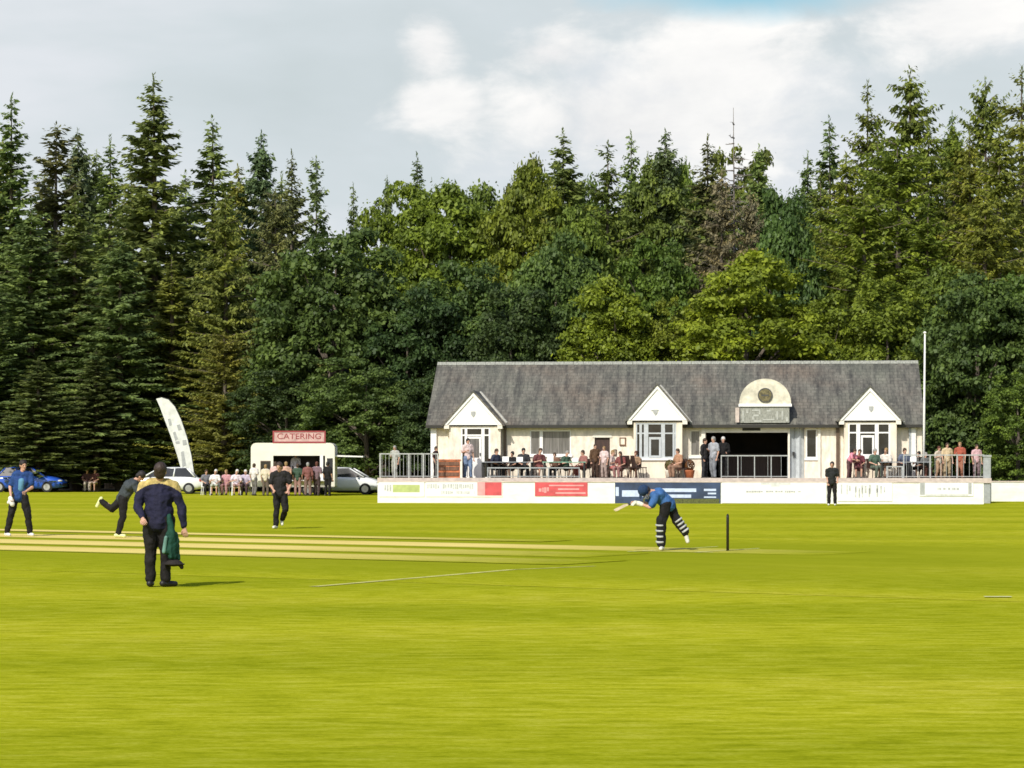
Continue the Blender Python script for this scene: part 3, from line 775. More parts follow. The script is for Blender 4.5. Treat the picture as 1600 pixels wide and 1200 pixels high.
# three projecting gables
BAYY = -0.62
BAYS = [(702, 782), (990, 1066), (1319, 1401)]
BW = [
 dict(o=(720, 766), z0=None, z1=663, xm=((726, 730), (752, 757)), tr=(680,), fr='white', door=(731, 752, 682)),
 dict(o=(993, 1057), z0=716, z1=656, xm=((999, 1003), (1006, 1013), (1033, 1039), (1051, 1054)), tr=(677,), fr='grey_frame', door=(1014, 1033, 683)),
 dict(o=(1325, 1391), z0=714, z1=656, xm=((1338, 1344), (1367, 1373)), tr=(676,), fr='white', door=(1345, 1366, 680)),
]
for g in range(3):
    gx0, gx1 = G[g]; ap, ft = GA[g], GB[g]; cx = (gx0 + gx1) / 2
    b0, b1 = lx(BAYS[g][0], BAYY), lx(BAYS[g][1], BAYY)
    w = BW[g]; pxc = sum(BAYS[g]) / 2
    o0, o1 = lx(w['o'][0], BAYY), lx(w['o'][1], BAYY)
    z1 = lz(w['z1'], pxc, BAYY); z0 = FLOOR if w['z0'] is None else lz(w['z0'], pxc, BAYY)
    topz = ft - 0.06
    z1 = min(z1, topz - 0.04)
    link('bay_wall', wall_mesh(b0, b1, 0.5, topz, BAYY, 0.2, [(o0, o1, z0, z1)]), 'cream_brick' if g == 0 else 'cream', pav)
    for xa, xb in ((b0, b0 + 0.2), (b1 - 0.2, b1)):
        s = MB(); s.box(xa, xb, BAYY + 0.202, -0.003, 0.5, topz); s.build('bay_side', 'cream', pav)
    xm = [(lx(p, BAYY), lx(q, BAYY)) for p, q in w['xm']]
    window(o0, o1, z0, z1, BAYY + 0.04, xm, [lz(t, pxc, BAYY) for t in w['tr']], w['fr'], 0.07, sill=w['z0'] is not None)
    d0, d1, dt = lx(w['door'][0], BAYY), lx(w['door'][1], BAYY), lz(w['door'][2], pxc, BAYY)
    dz = z0 + 0.02
    f = MB(); y0 = BAYY - 0.02
    f.box(d0, d0 + 0.09, y0, y0 + 0.05, dz, dt); f.box(d1 - 0.09, d1, y0, y0 + 0.05, dz, dt); f.box(d0 + 0.09, d1 - 0.09, y0, y0 + 0.05, dt - 0.1, dt)
    f.box(d0 + 0.09, d1 - 0.09, y0, y0 + 0.05, dz, dz + (0.9 if w['z0'] is None else 0.1))
    df = f.build('door' if w['z0'] is None else 'casement', w['fr'], pav)
    p = MB(); p.box(d0 + 0.06, d1 - 0.06, y0 + 0.015, y0 + 0.03, dz + 0.08, dt - 0.06); p.build('pane', 'glass_grey' if g == 0 else 'glass', df)
    if w['z0'] is None:
        h = MB(); h.box(d1 - 0.07, d1 - 0.03, y0 - 0.05, y0 - 0.002, dz + 1.0, dz + 1.12); h.build('handle', 'trim_black', df)
    # white pediment, its boards, kneelers, emblem
    yf = -0.74
    p = MB(); p.prism([(gx0 + 0.14, ft), (gx1 - 0.14, ft), (cx, ap - 0.14)], yf, BAYY + 0.25); po = p.build('pediment', 'white', pav)
    e = MB(); ex, ez = cx + (0.0, -0.08, 0.04)[g], ft + (0.5, 0.38, 0.52)[g]
    e.prism([(ex - 0.10, ez + 0.10), (ex + 0.10, ez + 0.10), (ex + 0.09, ez - 0.04), (ex, ez - 0.16), (ex - 0.09, ez - 0.04)], yf - 0.025, yf - 0.003)
    if g == 1: e.box(ex - 0.18, ex - 0.105, yf - 0.02, yf - 0.004, ez + 0.04, ez + 0.09); e.box(ex + 0.105, ex + 0.14, yf - 0.02, yf - 0.004, ez + 0.04, ez + 0.09)
    e.build('emblem', 'print_grey', po)
    sl = (ap - ft) / (cx - gx0)
    for sgn in (-1, 1):
        bx = gx0 if sgn < 0 else gx1
        foot = (bx - sgn * 0.0, ft); tip = (cx, ap)
        bb = MB(); bb.prism([foot, tip, (cx, ap - 0.17), (bx - sgn * 0.13, ft)], yf - 0.05, yf - 0.003); bb.build('bargeboard', 'white', pav)
        kk = MB(); kk.box(min(bx, bx - sgn * 0.22) , max(bx, bx - sgn * 0.22), yf - 0.03, yf + 0.30, ft - 0.17, ft - 0.004); kk.build('kneeler', 'warm_white', pav)
        # slated slope running back into the main roof
        back = EAVE_Y + (ap - EZ) / ((RZ - EZ) / (RIDGE_Y - EAVE_Y)) + 0.1
        n_ = Vector((sgn * (ap - ft), cx - gx0)).normalized() * 0.07
        rr = MB()
        rr.prism([(bx + sgn * 0.06, ft - 0.06 * sl + 0.01), (cx, ap + 0.01), (cx, ap + 0.10), (bx + sgn * 0.08 + n_.x, ft - 0.06 * sl + n_.y)], yf - 0.09, back)
        rr.build('gable_roof', 'slate', pav)
for g in range(3):
    gx0, gx1 = G[g]; cx = (gx0 + gx1) / 2; mslope = (RZ - EZ) / (RIDGE_Y - EAVE_Y)
    yt = EAVE_Y + (GA[g] - EZ) / mslope + 0.1
    for sgn, bx in ((1, gx1),):
        a_ = Vector((cx + sgn * 0.05, yt, EZ - 0.02 + (yt - EAVE_Y) * mslope + 0.035)); b_ = Vector((bx + sgn * 0.16, EAVE_Y + 0.06, EZ + 0.05))
        q = MB(); q.tube([a_, a_.lerp(b_, 0.5), b_], [0.055, 0.06, 0.06], 6); q.build('valley_flashing', 'lead', pav)
# eaves board over the bays, windows and doors of the main wall
window(*W1, 0.06, [(lx(843), lx(848))], [], 'white', 0.05, 'glass_grey')
window(*W2, 0.06, [], [], 'warm_white', 0.06, 'glass_grey')
window(*W3, 0.06, [], [], 'white', 0.06)
f = MB(); f.box(D2[0], D2[1], 0.08, 0.14, D2[2], D2[3]); dd = f.build('door', 'dark_wood', pav)
h = MB(); h.box(D2[1] - 0.12, D2[1] - 0.07, 0.04, 0.078, FLOOR + 1.0, FLOOR + 1.14); h.build('handle', 'rim', dd)
# arched hood over the brown door
cxa = (D2[0] + D2[1]) / 2; ra = (D2[1] - D2[0]) / 2
hd = MB(); hd.prism([(cxa + (ra + 0.1) * math.cos(t), D2[3] - 0.1 + 0.28 * math.sin(t)) for t in [math.pi * k / 12 for k in range(13)]], -0.03, -0.004); hd.build('door_hood', 'warm_white', pav)
# wide opening: posts, fascia, folded door leaf
for pa, pb in ((1096, 1102), (1231.5, 1234), (1278, 1282)):
    s = MB(); s.box(lx(pa), lx(pb), -0.10, -0.004, FLOOR, lz(667)); s.build('post', 'warm_white', pav)
s = MB(); s.box(lx(1102) + 0.005, lx(1231) , -0.07, -0.004, lz(676), lz(667)); so = s.build('fascia', 'warm_white', pav)
s = MB(); s.box(lx(1160), lx(1188), -0.10, -0.073, lz(673), lz(669)); s.build('shutter_box', 'trim_black', so)
s = MB()
for k in range(3):
    x0 = DS[0] + (DS[1] - DS[0]) * k / 3; x1 = DS[0] + (DS[1] - DS[0]) * (k + 1) / 3
    s.add([(x0 + 0.01, 0.05 + 0.12 * (k % 2), DS[2]), (x1 - 0.01, 0.05 + 0.12 * ((k + 1) % 2), DS[2]), (x1 - 0.01, 0.05 + 0.12 * ((k + 1) % 2), DS[3]), (x0 + 0.01, 0.05 + 0.12 * (k % 2), DS[3])], [(0, 1, 2, 3)])
    s.box(x0 + 0.0, x0 + 0.035, 0.0 + 0.10 * (k % 2), 0.06 + 0.10 * (k % 2), DS[2] + 0.02, DS[3] - 0.02)
fd = s.build('folding_door', 'grey_frame', pav)
s = MB(); s.box(lx(1238), lx(1242), -0.02, 0.045, lz(712), lz(706)); s.build('lock', 'trim_black', fd)
# crest dormer with roundel and the weathered board under it
cx = (lx(1155) + lx(1236)) / 2; hw = (lx(1236) - lx(1155)) / 2; zb = lz(633, 1195); zt = lz(592, 1195); yc = -0.30
pts = [(cx + hw * math.cos(t), zb + (zt - zb) * math.sin(t) ** 0.9) for t in [math.pi * k / 28 for k in range(29)]]
s = MB(); s.prism(pts, yc, yc + 1.2)
cr = s.build('crest', 'crest_cream', pav)
s = MB(); s.box(cx - hw - 0.03, cx + hw + 0.03, yc - 0.05, yc - 0.003, zb - 0.07, zb + 0.05); s.build('ledge', 'white', cr)
rr_ = 11.5 / F * 113; zc_ = lz(618, 1195)
s = MB(); s.prism([(cx + rr_ * math.cos(2 * math.pi * k / 28), zc_ + rr_ * math.sin(2 * math.pi * k / 28)) for k in range(28)], yc - 0.045, yc - 0.003)
ro = s.build('roundel', 'clock', cr)
s = MB()
for k in range(28):
    t0, t1 = 2 * math.pi * k / 28, 2 * math.pi * (k + 1) / 28
    s.add([(cx + q * math.cos(t), yc - 0.05, zc_ + q * math.sin(t)) for q, t in ((rr_ * 0.86, t0), (rr_ * 1.0, t0), (rr_ * 1.0, t1), (rr_ * 0.86, t1))], [(0, 1, 2, 3)])
s.box(cx - rr_ * 0.5, cx + rr_ * 0.5, yc - 0.052, yc - 0.0455, zc_ - 0.03, zc_ + 0.03); s.build('ring', 'print_dark', ro)
s = MB(); s.box(lx(1157), lx(1233), yc + 0.02, yc + 0.9, lz(661), zb - 0.075); bo = s.build('name_board', 'sign_grey', pav)
yb = yc + 0.016
def marks(mb, items, y):
    for pa, pb, qa, qb in items: mb.box(lx(pa), lx(pb), y - 0.012, y, lz(qb, 1195), lz(qa, 1195))
s = MB(); marks(s, [(1149, 1155, 637, 660)], yc); s.build('board_post', 'coping', pav)
s = MB()
marks(s, [(1166, 1169, 640, 646), (1175, 1188, 640, 642.5), (1185.5, 1188, 642.5, 648), (1177, 1185.5, 648, 651), (1175, 1178, 651, 656), (1178, 1190, 657, 659.5), (1192, 1210, 655, 657), (1213, 1215.5, 643, 656), (1221, 1223.5, 642, 656), (1160, 1162, 642, 659), (1228, 1231, 652, 659), (1198, 1204, 641, 643.5)], yb)
s.build('lettering', 'print_board', bo)
# notices on the wall between the brown door and the middle bay
for px, py, w, h, m_ in ((973, 690, 10, 13, 'wood'), (961, 707, 5, 10, 'pipe_brown'), (733, 690, 0, 0, None)):
    if m_:
        s = MB(); s.box(lx(px - w / 2), lx(px + w / 2), -0.05, -0.004, lz(py + h / 2), lz(py - h / 2)); no = s.build('notice_board', m_, pav)
        s = MB(); s.box(lx(px - w / 2 + 1.8), lx(px + w / 2 - 1.8), -0.058, -0.053, lz(py + h / 2 - 2), lz(py - h / 2 + 2)); s.build('notice', 'cream', no)

# terrace in front, coping along its edge
ter = thing('terrace', 'raised paved terrace with pinkish coping in front of the pavilion', 'terrace', (PCX, PCY, 0), -TH)
TF = -3.1; T0, T1 = lx(592, TF), lx(1547, TF)
s = MB(); s.box(T0, XL - 0.003, TF, 3.0, 0, FLOOR - 0.004); s.box(XL, XR, TF, -0.003, 0, FLOOR - 0.004); s.box(XR + 0.003, T1, TF, 3.0, 0, FLOOR - 0.004); s.build('paving', 'paving', ter)
s = MB(); s.box(T0 - 0.05, T1 + 0.05, TF - 0.12, TF - 0.003, FLOOR - 0.16, FLOOR + 0.05); s.build('coping', 'coping', ter)
s = MB(); s.box(T0, T1, TF - 0.06, TF - 0.004, 0, FLOOR - 0.165); s.build('retaining_wall', 'grey_post', ter)

def flat_at(px0, px1, py0, py1, y, y2, m_, name, parent, yy=None):
    s = MB(); s.box(lx(px0, y), lx(px1, y), y, y2, Z(py1, wy(lx(px0, y), y)), Z(py0, wy(lx(px0, y), y))); return s.build(name, m_, parent)

# railings
def railing(label, a, b, top, npost, nbar, m_='steel', pw=0.03, z0=FLOOR):
    a = Vector(a); b = Vector(b); d = b - a; ln = d.length
    t = thing('railing', label, 'railing', (a.x, a.y, z0), math.atan2(d.y, d.x))
    for k in range(npost):
        x = ln * k / (npost - 1); s = MB(); s.box(x - pw, x + pw, -pw, pw, 0.0, top - z0); s.build('post', m_, t)
    s = MB(); s.box(-pw, ln + pw, -pw - 0.003, pw + 0.003, top - z0 + 0.002, top - z0 + 0.05); s.build('top_rail', m_, t)
    s = MB(); s.box(-pw, ln, -0.018, 0.018, 0.10, 0.13); s.build('bottom_rail', m_, t)
    for k in range(nbar):
        x = ln * (k + 0.5) / nbar; s = MB(); s.box(x - 0.007, x + 0.007, -0.008, 0.008, 0.131, top - z0); s.build('bar', m_, t)
    return t
yR = TF + 0.2
def tp(px, y): return to_world(lx(px, y), y)
railing('grey metal railing at the left terrace end beside the orange locker', tp(594, yR), tp(684, yR), Z(710, 110.5), 5, 16)
railing('grey railing with few bars in front of the dark open bar front', tp(1127, yR), tp(1231, yR), Z(713, 110), 5, 5, pw=0.02)
railing('thin grey railing along the right terrace end', tp(1412, yR), tp(1537, yR), Z(712, 109.5), 4, 14, pw=0.024)
railing('short grey railing beside the right gable bay', tp(1386, yR), tp(1410, yR), Z(730, 109.5), 2, 6)
railing('low dark railing in front of the left terrace tables', tp(762, yR), tp(905, yR), Z(732, 110.3), 4, 6, 'grey_post', 0.02)
g = thing('end_pillar', 'square grey pillar at the right end of the terrace railing', 'pillar', tp(1542, yR), -TH)
s = MB(); s.box(-0.15, 0.15, -0.15, 0.15, 0, Z(714, 109)); s.build('shaft', 'grey_post', g)
s = MB(); s.box(-0.18, 0.18, -0.18, 0.18, Z(714, 109) + 0.002, Z(712, 109) + 0.03); s.build('cap', 'grey_post', g)

# flagpole
g = thing('flagpole', 'tall thin white flagpole at the right corner of the pavilion', 'flagpole', to_world(lx(1443, -0.8), -0.8))
s = MB(); s.tube([(0, 0, FLOOR - 0.01), (0.03, 0, 4), (0.06, 0, Z(523, 112))], [0.055, 0.048, 0.035], 10); s.build('pole', 'white', g, True)
s = MB(); s.ell((0.06, 0, Z(523, 112) + 0.05), (0.07, 0.07, 0.06)); s.build('finial', 'white', g, True)
s = MB(); s.box(-0.12, 0.12, -0.12, 0.12, FLOOR, FLOOR + 0.12); s.build('foot', 'grey_post', g)

# ------------------------------------------------------------------ boundary wall and advertising boards
WA = Vector((X(590, 110.2), 110.2, 0)); WB = Vector((X(1537, 106.4), 106.4, 0))
wd = (WB - WA); WL = wd.length; WANG = math.atan2(wd.y, wd.x); wu = wd.normalized()
wall = thing('boundary_wall', 'low whitewashed boundary wall in front of the pavilion terrace', 'wall', WA, WANG)
def wpx(px):
    k = (px - 800.0) / F
    return (k * WA.y - WA.x) / (wu.x - k * wu.y)
def wz(py, s): return Z(py, WA.y + wu.y * s)
WT = 0.92
s = MB(); s.box(0, WL, 0, 0.22, 0, WT - 0.03); s.build('wall_body', 'wall_white', wall)
s = MB(); s.box(-0.02, WL + 0.02, -0.03, 0.25, WT - 0.028, WT + 0.02); s.build('coping', 'coping', wall)
def board(label, p0, p1, q0, q1, m_, marks_=(), proud=0.03):
    x0, x1 = wpx(p0), wpx(p1); t = thing('advertising_board', label, 'advertising board', WA + wu * x0, WANG)
    zb_, zt_ = wz(q1, x0), min(wz(q0, x0), WT - 0.034)
    s = MB(); s.box(0, x1 - x0, -proud, -0.003, zb_, zt_); s.build('panel', m_, t)
    for name, mm, items in marks_:
        s = MB()
        for a, b, c, d in items:
            u0, u1 = wpx(a) - x0, wpx(b) - x0
            s.box(u0, u1, -proud - 0.006, -proud - 0.002, wz(d, x0), min(wz(c, x0), WT - 0.036))
        s.build(name, mm, t)
    return t
def scrib(p0, p1, q0, q1, w=2.2, gap=1.3, seed=1):
    rr = random.Random(seed); x = p0; out = []
    while x < p1:
        ww = w * rr.uniform(0.5, 1.4); h = rr.uniform(0.0, 0.35) * (q1 - q0)
        if rr.random() > 0.18: out.append((x, min(x + ww, p1), q0 + h * rr.random(), q1 - h * rr.random()))
        x += ww + gap * rr.uniform(0.6, 1.3)
    return out
board('white advertising board with a pale green panel, at the left wall end', 593, 663, 753, 776, 'board_white', [('green_panel', 'board_green', [(614, 656, 757.5, 769)]), ('lettering', 'print_mid', scrib(597, 612, 757, 768, seed=2))])
board('white and red advertising board, red at its right end', 666, 785, 752, 776, 'board_white', [('red_panel', 'board_red', [(758, 784, 753, 774)]), ('pink_panel', 'board_pink', [(746, 757.8, 753, 774)]), ('lettering', 'print_mid', scrib(668, 743, 756, 764, seed=3) + scrib(690, 742, 767, 772, 1.6, 1, 4))])
board('long red advertising board with pale streaks of writing', 836, 918, 753, 775, 'board_red', [('lettering', 'board_pink', scrib(842, 858, 761, 770, 4, 1, 5) + [(858, 912, 757.5, 759.5), (872, 905, 763, 765.5), (868, 915, 769, 771.5)])])
board('dark navy advertising board with white and pale blue writing, behind the batter', 961, 1126, 753, 788, 'board_navy', [('white_panel', 'print_blue', [(962, 967, 761, 775), (972, 1006, 766, 776)]), ('lettering', 'print_blue', [(1026, 1088, 763, 768.5), (1034, 1080, 772.5, 777.5), (1020, 1025, 765, 784), (1100, 1119, 763.5, 767), (1106, 1119, 769.5, 772), (1100, 1119, 775.5, 777.5)]), ('green_edge', 'plant_green', [(1005, 1124, 779, 786)])])
board('wide plain white advertising board with one thin line of grey writing', 1128, 1291, 753, 786, 'board_white', [('lettering', 'print_grey', scrib(1166, 1255, 766.5, 769.5, 3, 0.8, 6)), ('logo', 'print_pale', [(1189, 1235, 754, 757), (1205, 1218, 757, 760)])])
board('white advertising board with faint tall grey letters', 1309, 1394, 754, 783, 'board_white', [('lettering', 'print_mid', scrib(1314, 1390, 757, 772, 2.4, 3.2, 7) + scrib(1330, 1372, 760, 778, 2.4, 4.2, 8))])
board('white sign with grey ends at the right wall end', 1437, 1521, 754, 775, 'board_white', [('grey_end', 'print_grey', [(1437.5, 1445, 754.5, 773), (1513, 1518, 754.5, 772)]), ('lower_band', 'print_pale', [(1446, 1512.5, 771.5, 774.5)]), ('lettering', 'print_grey', scrib(1462, 1498, 762, 765.5, 2, 1, 9))])
w2 = thing('boundary_wall', 'plain white wall continuing at the right picture edge, set back', 'wall', (X(1549, 114), 114, 0), R(-6))
s = MB(); s.box(0, 9, 0, 0.22, 0, 0.86); s.build('wall_body', 'wall_white', w2)
s = MB(); s.box(-0.02, 9.02, -0.03, 0.25, 0.863, 0.91); s.build('coping', 'coping', w2)
s = MB(); s.box(-0.25, -0.005, -0.02, 0.25, 0, 0.93); s.build('end_post', 'grey_post', w2)

# ------------------------------------------------------------------ food trailer
VY = 134.0
van = thing('food_trailer', 'cream catering trailer with open serving hatch and roof sign', 'food trailer', (X(457, VY), VY, 0))
def vx(px): return X(px, VY) - X(457, VY)
def vz(py): return Z(py, VY)
x0, x1, zt, zb_ = vx(392), vx(523), vz(692), 0.42
hx0, hx1, hz0, hz1 = vx(427), vx(508), vz(750), vz(712)
def rrect(a, b, c, d, r, n=5):
    pts = []
    for cx_, cz_, t0 in ((b - r, d - r, 0), (a + r, d - r, 90), (a + r, c + r * 0.3, 180), (b - r, c + r * 0.3, 270)):
        rr2 = r if t0 < 180 else r * 0.3
        cx2 = cx_ if t0 < 180 else (a + rr2 if t0 == 180 else b - rr2)
        for k in range(n + 1): t = R(t0 + 90 * k / n); pts.append((cx2 + rr2 * math.cos(t), cz_ + rr2 * math.sin(t)))
    return pts
out = rrect(x0, x1, zb_, zt, 0.28)
# shell: front face with the hatch cut out, sides, back
bm = bmesh.new()
fv = [bm.verts.new((p[0], 0, p[1])) for p in out]; bv = [bm.verts.new((p[0], 2.1, p[1])) for p in out]
n = len(out)
for k in range(n): bm.faces.new((fv[k], bv[k], bv[(k + 1) % n], fv[(k + 1) % n]))
bm.faces.new(bv[::-1])
me_ = bpy.data.meshes.new('shell'); bm.to_mesh(me_); bm.free(); link('shell', me_, 'van_cream', van)
s = MB()
s.prism([p for p in out if p[1] > hz1 - 0.001 or False] + [(x0, hz1), (x1, hz1)], -0.02, 0.02) if False else None
s = MB()
up = [p for p in out if p[1] >= hz1]; up = [(x1, hz1)] + up + [(x0, hz1)]
s.prism(up, -0.03, 0.0)
s.box(x0, hx0, -0.03, 0.0, hz0, hz1); s.box(hx1, x1, -0.03, 0.0, hz0, hz1)
lo = [p for p in out if p[1] <= hz0 - 0.3]; s.box(x0, x1, -0.03, 0.0, zb_ + 0.05, hz0)
s.build('front_panel', 'van_cream', van)
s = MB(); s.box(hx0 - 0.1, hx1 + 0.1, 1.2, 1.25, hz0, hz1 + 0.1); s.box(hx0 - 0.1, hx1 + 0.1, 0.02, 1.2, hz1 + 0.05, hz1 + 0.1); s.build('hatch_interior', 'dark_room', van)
s = MB(); s.box(hx0 - 0.05, hx1 + 0.05, -0.28, 0.25, hz0 - 0.05, hz0 - 0.01); s.build('counter', 'white', van)
s = MB(); s.box(vx(500), vx(505), -0.06, -0.032, hz0, hz1); s.build('hatch_post', 'white', van)
f = MB(); a, b, c, d = vx(407), vx(423), vz(738), vz(720)
f.box(a, b, -0.045, -0.032, c, d); fo = f.build('window', 'pipe_brown', van)
p = MB(); p.box(a + 0.04, b - 0.04, -0.052, -0.047, c + 0.04, d - 0.04); p.build('pane', 'glass', fo)
s = MB(); s.box(vx(511), vx(520), -0.042, -0.032, zb_ + 0.3, vz(716)); s.build('door', 'trim_black', van)
s = MB(); s.box(vx(427), vx(508), -0.02, 0.05, vz(690.5), vz(674)); sg = s.build('roof_sign', 'sign_pink', van)
s = MB(); q0, q1, r0, r1 = vx(427), vx(508), vz(690.5), vz(674)
s.box(q0 - 0.03, q1 + 0.03, -0.04, -0.022, r1 - 0.04, r1 + 0.03); s.box(q0 - 0.03, q1 + 0.03, -0.04, -0.022, r0 - 0.07, r0 + 0.02)
s.box(q0 - 0.03, q0 + 0.05, -0.04, -0.022, r0 + 0.022, r1 - 0.042); s.box(q1 - 0.05, q1 + 0.03, -0.04, -0.022, r0 + 0.022, r1 - 0.042); s.build('sign_frame', 'maroon', sg)
def text_mesh(txt, name, size, loc, parent, m_, rot=(R(90), 0, 0), width=None, ext=0.004):
    cu = bpy.data.curves.new(name, 'FONT'); cu.body = txt; cu.size = size; cu.align_x = 'CENTER'; cu.align_y = 'CENTER'; cu.extrude = ext
    to = bpy.data.objects.new(name, cu); C.objects.link(to)
    dg = bpy.context.evaluated_depsgraph_get(); me = bpy.data.meshes.new_from_object(to.evaluated_get(dg)); bpy.data.objects.remove(to)
    me.materials.clear()
    o = link(name, me, m_, parent); o.location = loc; o.rotation_euler = rot
    w = max(v.co.x for v in me.vertices) - min(v.co.x for v in me.vertices)
    if width: o.scale = (width / w, 1, 1)
    return o
text_mesh('CATERING', 'lettering', 0.42, ((q0 + q1) / 2, -0.03, (r0 + r1) / 2 + 0.005), sg, 'maroon', width=(q1 - q0) * 0.84)
for px in (430, 504):
    s = MB(); s.box(vx(px) - 0.03, vx(px) + 0.03, 0.052, 0.10, vz(692) - 0.02, vz(676)); s.build('sign_strut', 'white', van)
s = MB(); s.prism([(x1 + 0.003, vz(713.5)), (vx(567), vz(714.5)), (vx(567), vz(712.5)), (x1 + 0.003, vz(711))], 0.2, 1.9); s.build('side_flap', 'white', van)
for px in (432, 480):
    w = MB(); w.tube([(vx(px), 0.04, 0.33), (vx(px), 0.24, 0.33)], [0.33, 0.33], 20); wo = w.build('wheel', 'tyre', van)
    w = MB(); w.tube([(vx(px), 0.02, 0.33), (vx(px), 0.038, 0.33)], [0.2, 0.2], 16); w.build('rim', 'rim', wo)

# ------------------------------------------------------------------ cars
def car(label, loc, rz, col, L_=4.2, W_=1.74, H_=1.46, hood=0.92, cab=(-1.55, 1.25), roof=(-1.05, 0.35)):
    """x forwards; body lofted along x, greenhouse lofted with raked screens"""
    t = thing('parked_car', label, 'car', loc, rz)
    st_ = []
    nS = 25
    for k in range(nS):
        u = -1 + 2 * k / (nS - 1); x = u * L_ / 2
        e = abs(u) ** 6
        hw = W_ / 2 * (1 - 0.18 * e - 0.03 * u * u)
        zt_ = (0.98 - 0.06 * max(0, u) - 0.24 * max(0, u - 0.45) ** 1.4 - 0.10 * max(0, -u - 0.75)) - 0.20 * e
        zb2 = 0.22 + 0.10 * e
        sec = [(-hw * 0.93, zb2), (-hw, zb2 + 0.22), (-hw, zt_ - 0.22), (-hw * 0.95, zt_ - 0.06), (-hw * 0.80, zt_), (0, zt_ + 0.02), (hw * 0.80, zt_), (hw * 0.95, zt_ - 0.06), (hw, zt_ - 0.22), (hw, zb2 + 0.22), (hw * 0.93, zb2)]
        st_.append([(x, y, z) for y, z in sec])
    m = MB(); ns = len(st_[0]); vs = [p for q in st_ for p in q]; fs = []
    for k in range(nS - 1):
        for j in range(ns): j2 = (j + 1) % ns; fs.append((k * ns + j, (k + 1) * ns + j, (k + 1) * ns + j2, k * ns + j2))
    fs.append(tuple(range(ns))); fs.append(tuple(range((nS - 1) * ns, nS * ns))[::-1]); m.add(vs, fs)
    m.build('body', 'paint', t, True, col)
    a, b = cab; c, d = roof; hw = W_ / 2 * 0.9; tw = W_ / 2 * 0.70
    base, top = 0.93, H_
    def xs(f): return (a + (c - a) * f, b + (d - b) * f, hw + (tw - hw) * f, base + (top - base) * f)
    g = MB()
    l0 = xs(0.02); l1 = xs(0.93)
    def ring(q, ins=0): return [(q[0], -q[2], q[3]), (q[1], -q[2], q[3]), (q[1], q[2], q[3]), (q[0], q[2], q[3])]
    g.add(ring(l0) + ring(l1), [(0, 1, 5, 4), (1, 2, 6, 5), (2, 3, 7, 6), (3, 0, 4, 7), (4, 5, 6, 7)]); g.build('glasshouse', 'glass', t)
    r_ = MB(); l1 = xs(0.90); l2 = xs(1.0)
    r_.ell(((l1[0] + l1[1]) / 2, 0, l1[3]), ((l1[1] - l1[0]) / 2 + 0.05, l1[2] + 0.03, (top - l1[3]) + 0.02), 20, 8)
    r_.build('roof', 'paint', t, True, col)
    for f0 in (0.0, 0.42, 1.0):
        xa = l0[0] + (l0[1] - l0[0]) * f0; xb = l1[0] + (l1[1] - l1[0]) * f0
        for sg_ in (-1, 1):
            pl = MB(); pl.tube([(xa, sg_ * (l0[2] + 0.004), l0[3]), (xb, sg_ * (l1[2] + 0.004), l1[3])], [0.045, 0.035], 6); pl.build('pillar', 'paint', t, True, col)
    for xw in (-L_ * 0.31, L_ * 0.31):
        for sg_ in (-1, 1):
            yo = sg_ * (W_ / 2 - 0.10)
            w = MB(); w.tube([(xw, yo - 0.10, 0.31), (xw, yo - 0.085, 0.31), (xw, yo + 0.085, 0.31), (xw, yo + 0.115, 0.31)], [0.27, 0.31, 0.31, 0.27], 22); wo = w.build('wheel', 'tyre', t)
            w = MB(); yy = yo + sg_ * 0.118; w.tube([(xw, yy - 0.004, 0.31), (xw, yy + 0.004, 0.31)], [0.19, 0.18], 16); w.build('rim', 'rim', wo)
    for sg_ in (-1, 1):
        h = MB(); h.ell((L_ / 2 - 0.16, sg_ * W_ * 0.34, 0.66), (0.16, 0.17, 0.07)); h.build('headlight', 'lamp_glass', t, True)
        h = MB(); h.ell((-L_ / 2 + 0.12, sg_ * W_ * 0.36, 0.74), (0.10, 0.14, 0.10)); h.build('tail_light', 'lamp_red', t, True)
        h = MB(); h.ell((b - 0.32, sg_ * (W_ / 2 + 0.06), 0.98), (0.07, 0.09, 0.06)); h.build('mirror', 'trim_black', t, True)
    h = MB(); h.box(L_ / 2 - 0.14, L_ / 2 + 0.005, -0.5, 0.5, 0.36, 0.5); h.build('grille', 'trim_black', t)
    return t
car('glossy blue car parked at the left edge behind the fielder', (X(42, 149), 149, 0), R(-4), (0.02, 0.085, 0.46), 4.5)
car('white van roofed car mostly hidden behind the blue car', (X(-8, 155.5), 155.5, 0), R(4), (0.72, 0.74, 0.74), 4.3, H_=1.62)
car('white car with dark windows parked under the feather banner, behind the umpire', (X(262, 141), 141, 0), R(183), (0.78, 0.79, 0.78), 3.9)
car('white car parked between food trailer and boundary wall', (X(537, 138.5), 138.5, 0), R(-6), (0.76, 0.77, 0.76), 4.2)

# feather banner
BY = 144.0
bn = thing('feather_banner', 'tall curved white feather banner with grey print by the white car', 'banner', (X(303, BY), BY, 0))
def bp_(px, py): return (X(px, BY) - X(303, BY), Z(py, BY))
left = [(244, 623), (249, 634), (258, 658), (268, 685), (277, 712), (284, 737)]
right = [(303, 738), (299, 712), (292, 683), (283, 656), (273, 635), (263, 624), (253, 621)]
s = MB(); s.prism([bp_(*p) for p in left + right], -0.012, 0.012); sail = s.build('sail', 'banner', bn)
s = MB()
for pts in ([(262, 655), (266, 654), (269, 664), (265, 666)], [(276, 664), (281, 663), (284, 671), (279, 673)], [(270, 676), (274, 674), (278, 686), (274, 689)], [(285, 688), (291, 687), (292, 695), (286, 696)], [(283, 706), (287, 705), (291, 727), (285, 730)], [(274, 690), (280, 689), (281, 693), (275, 694)]):
    s.prism([bp_(*p) for p in pts], -0.022, -0.016)
s.build('print', 'print_grey', sail)
s = MB(); edge = [bp_(*p) for p in right]
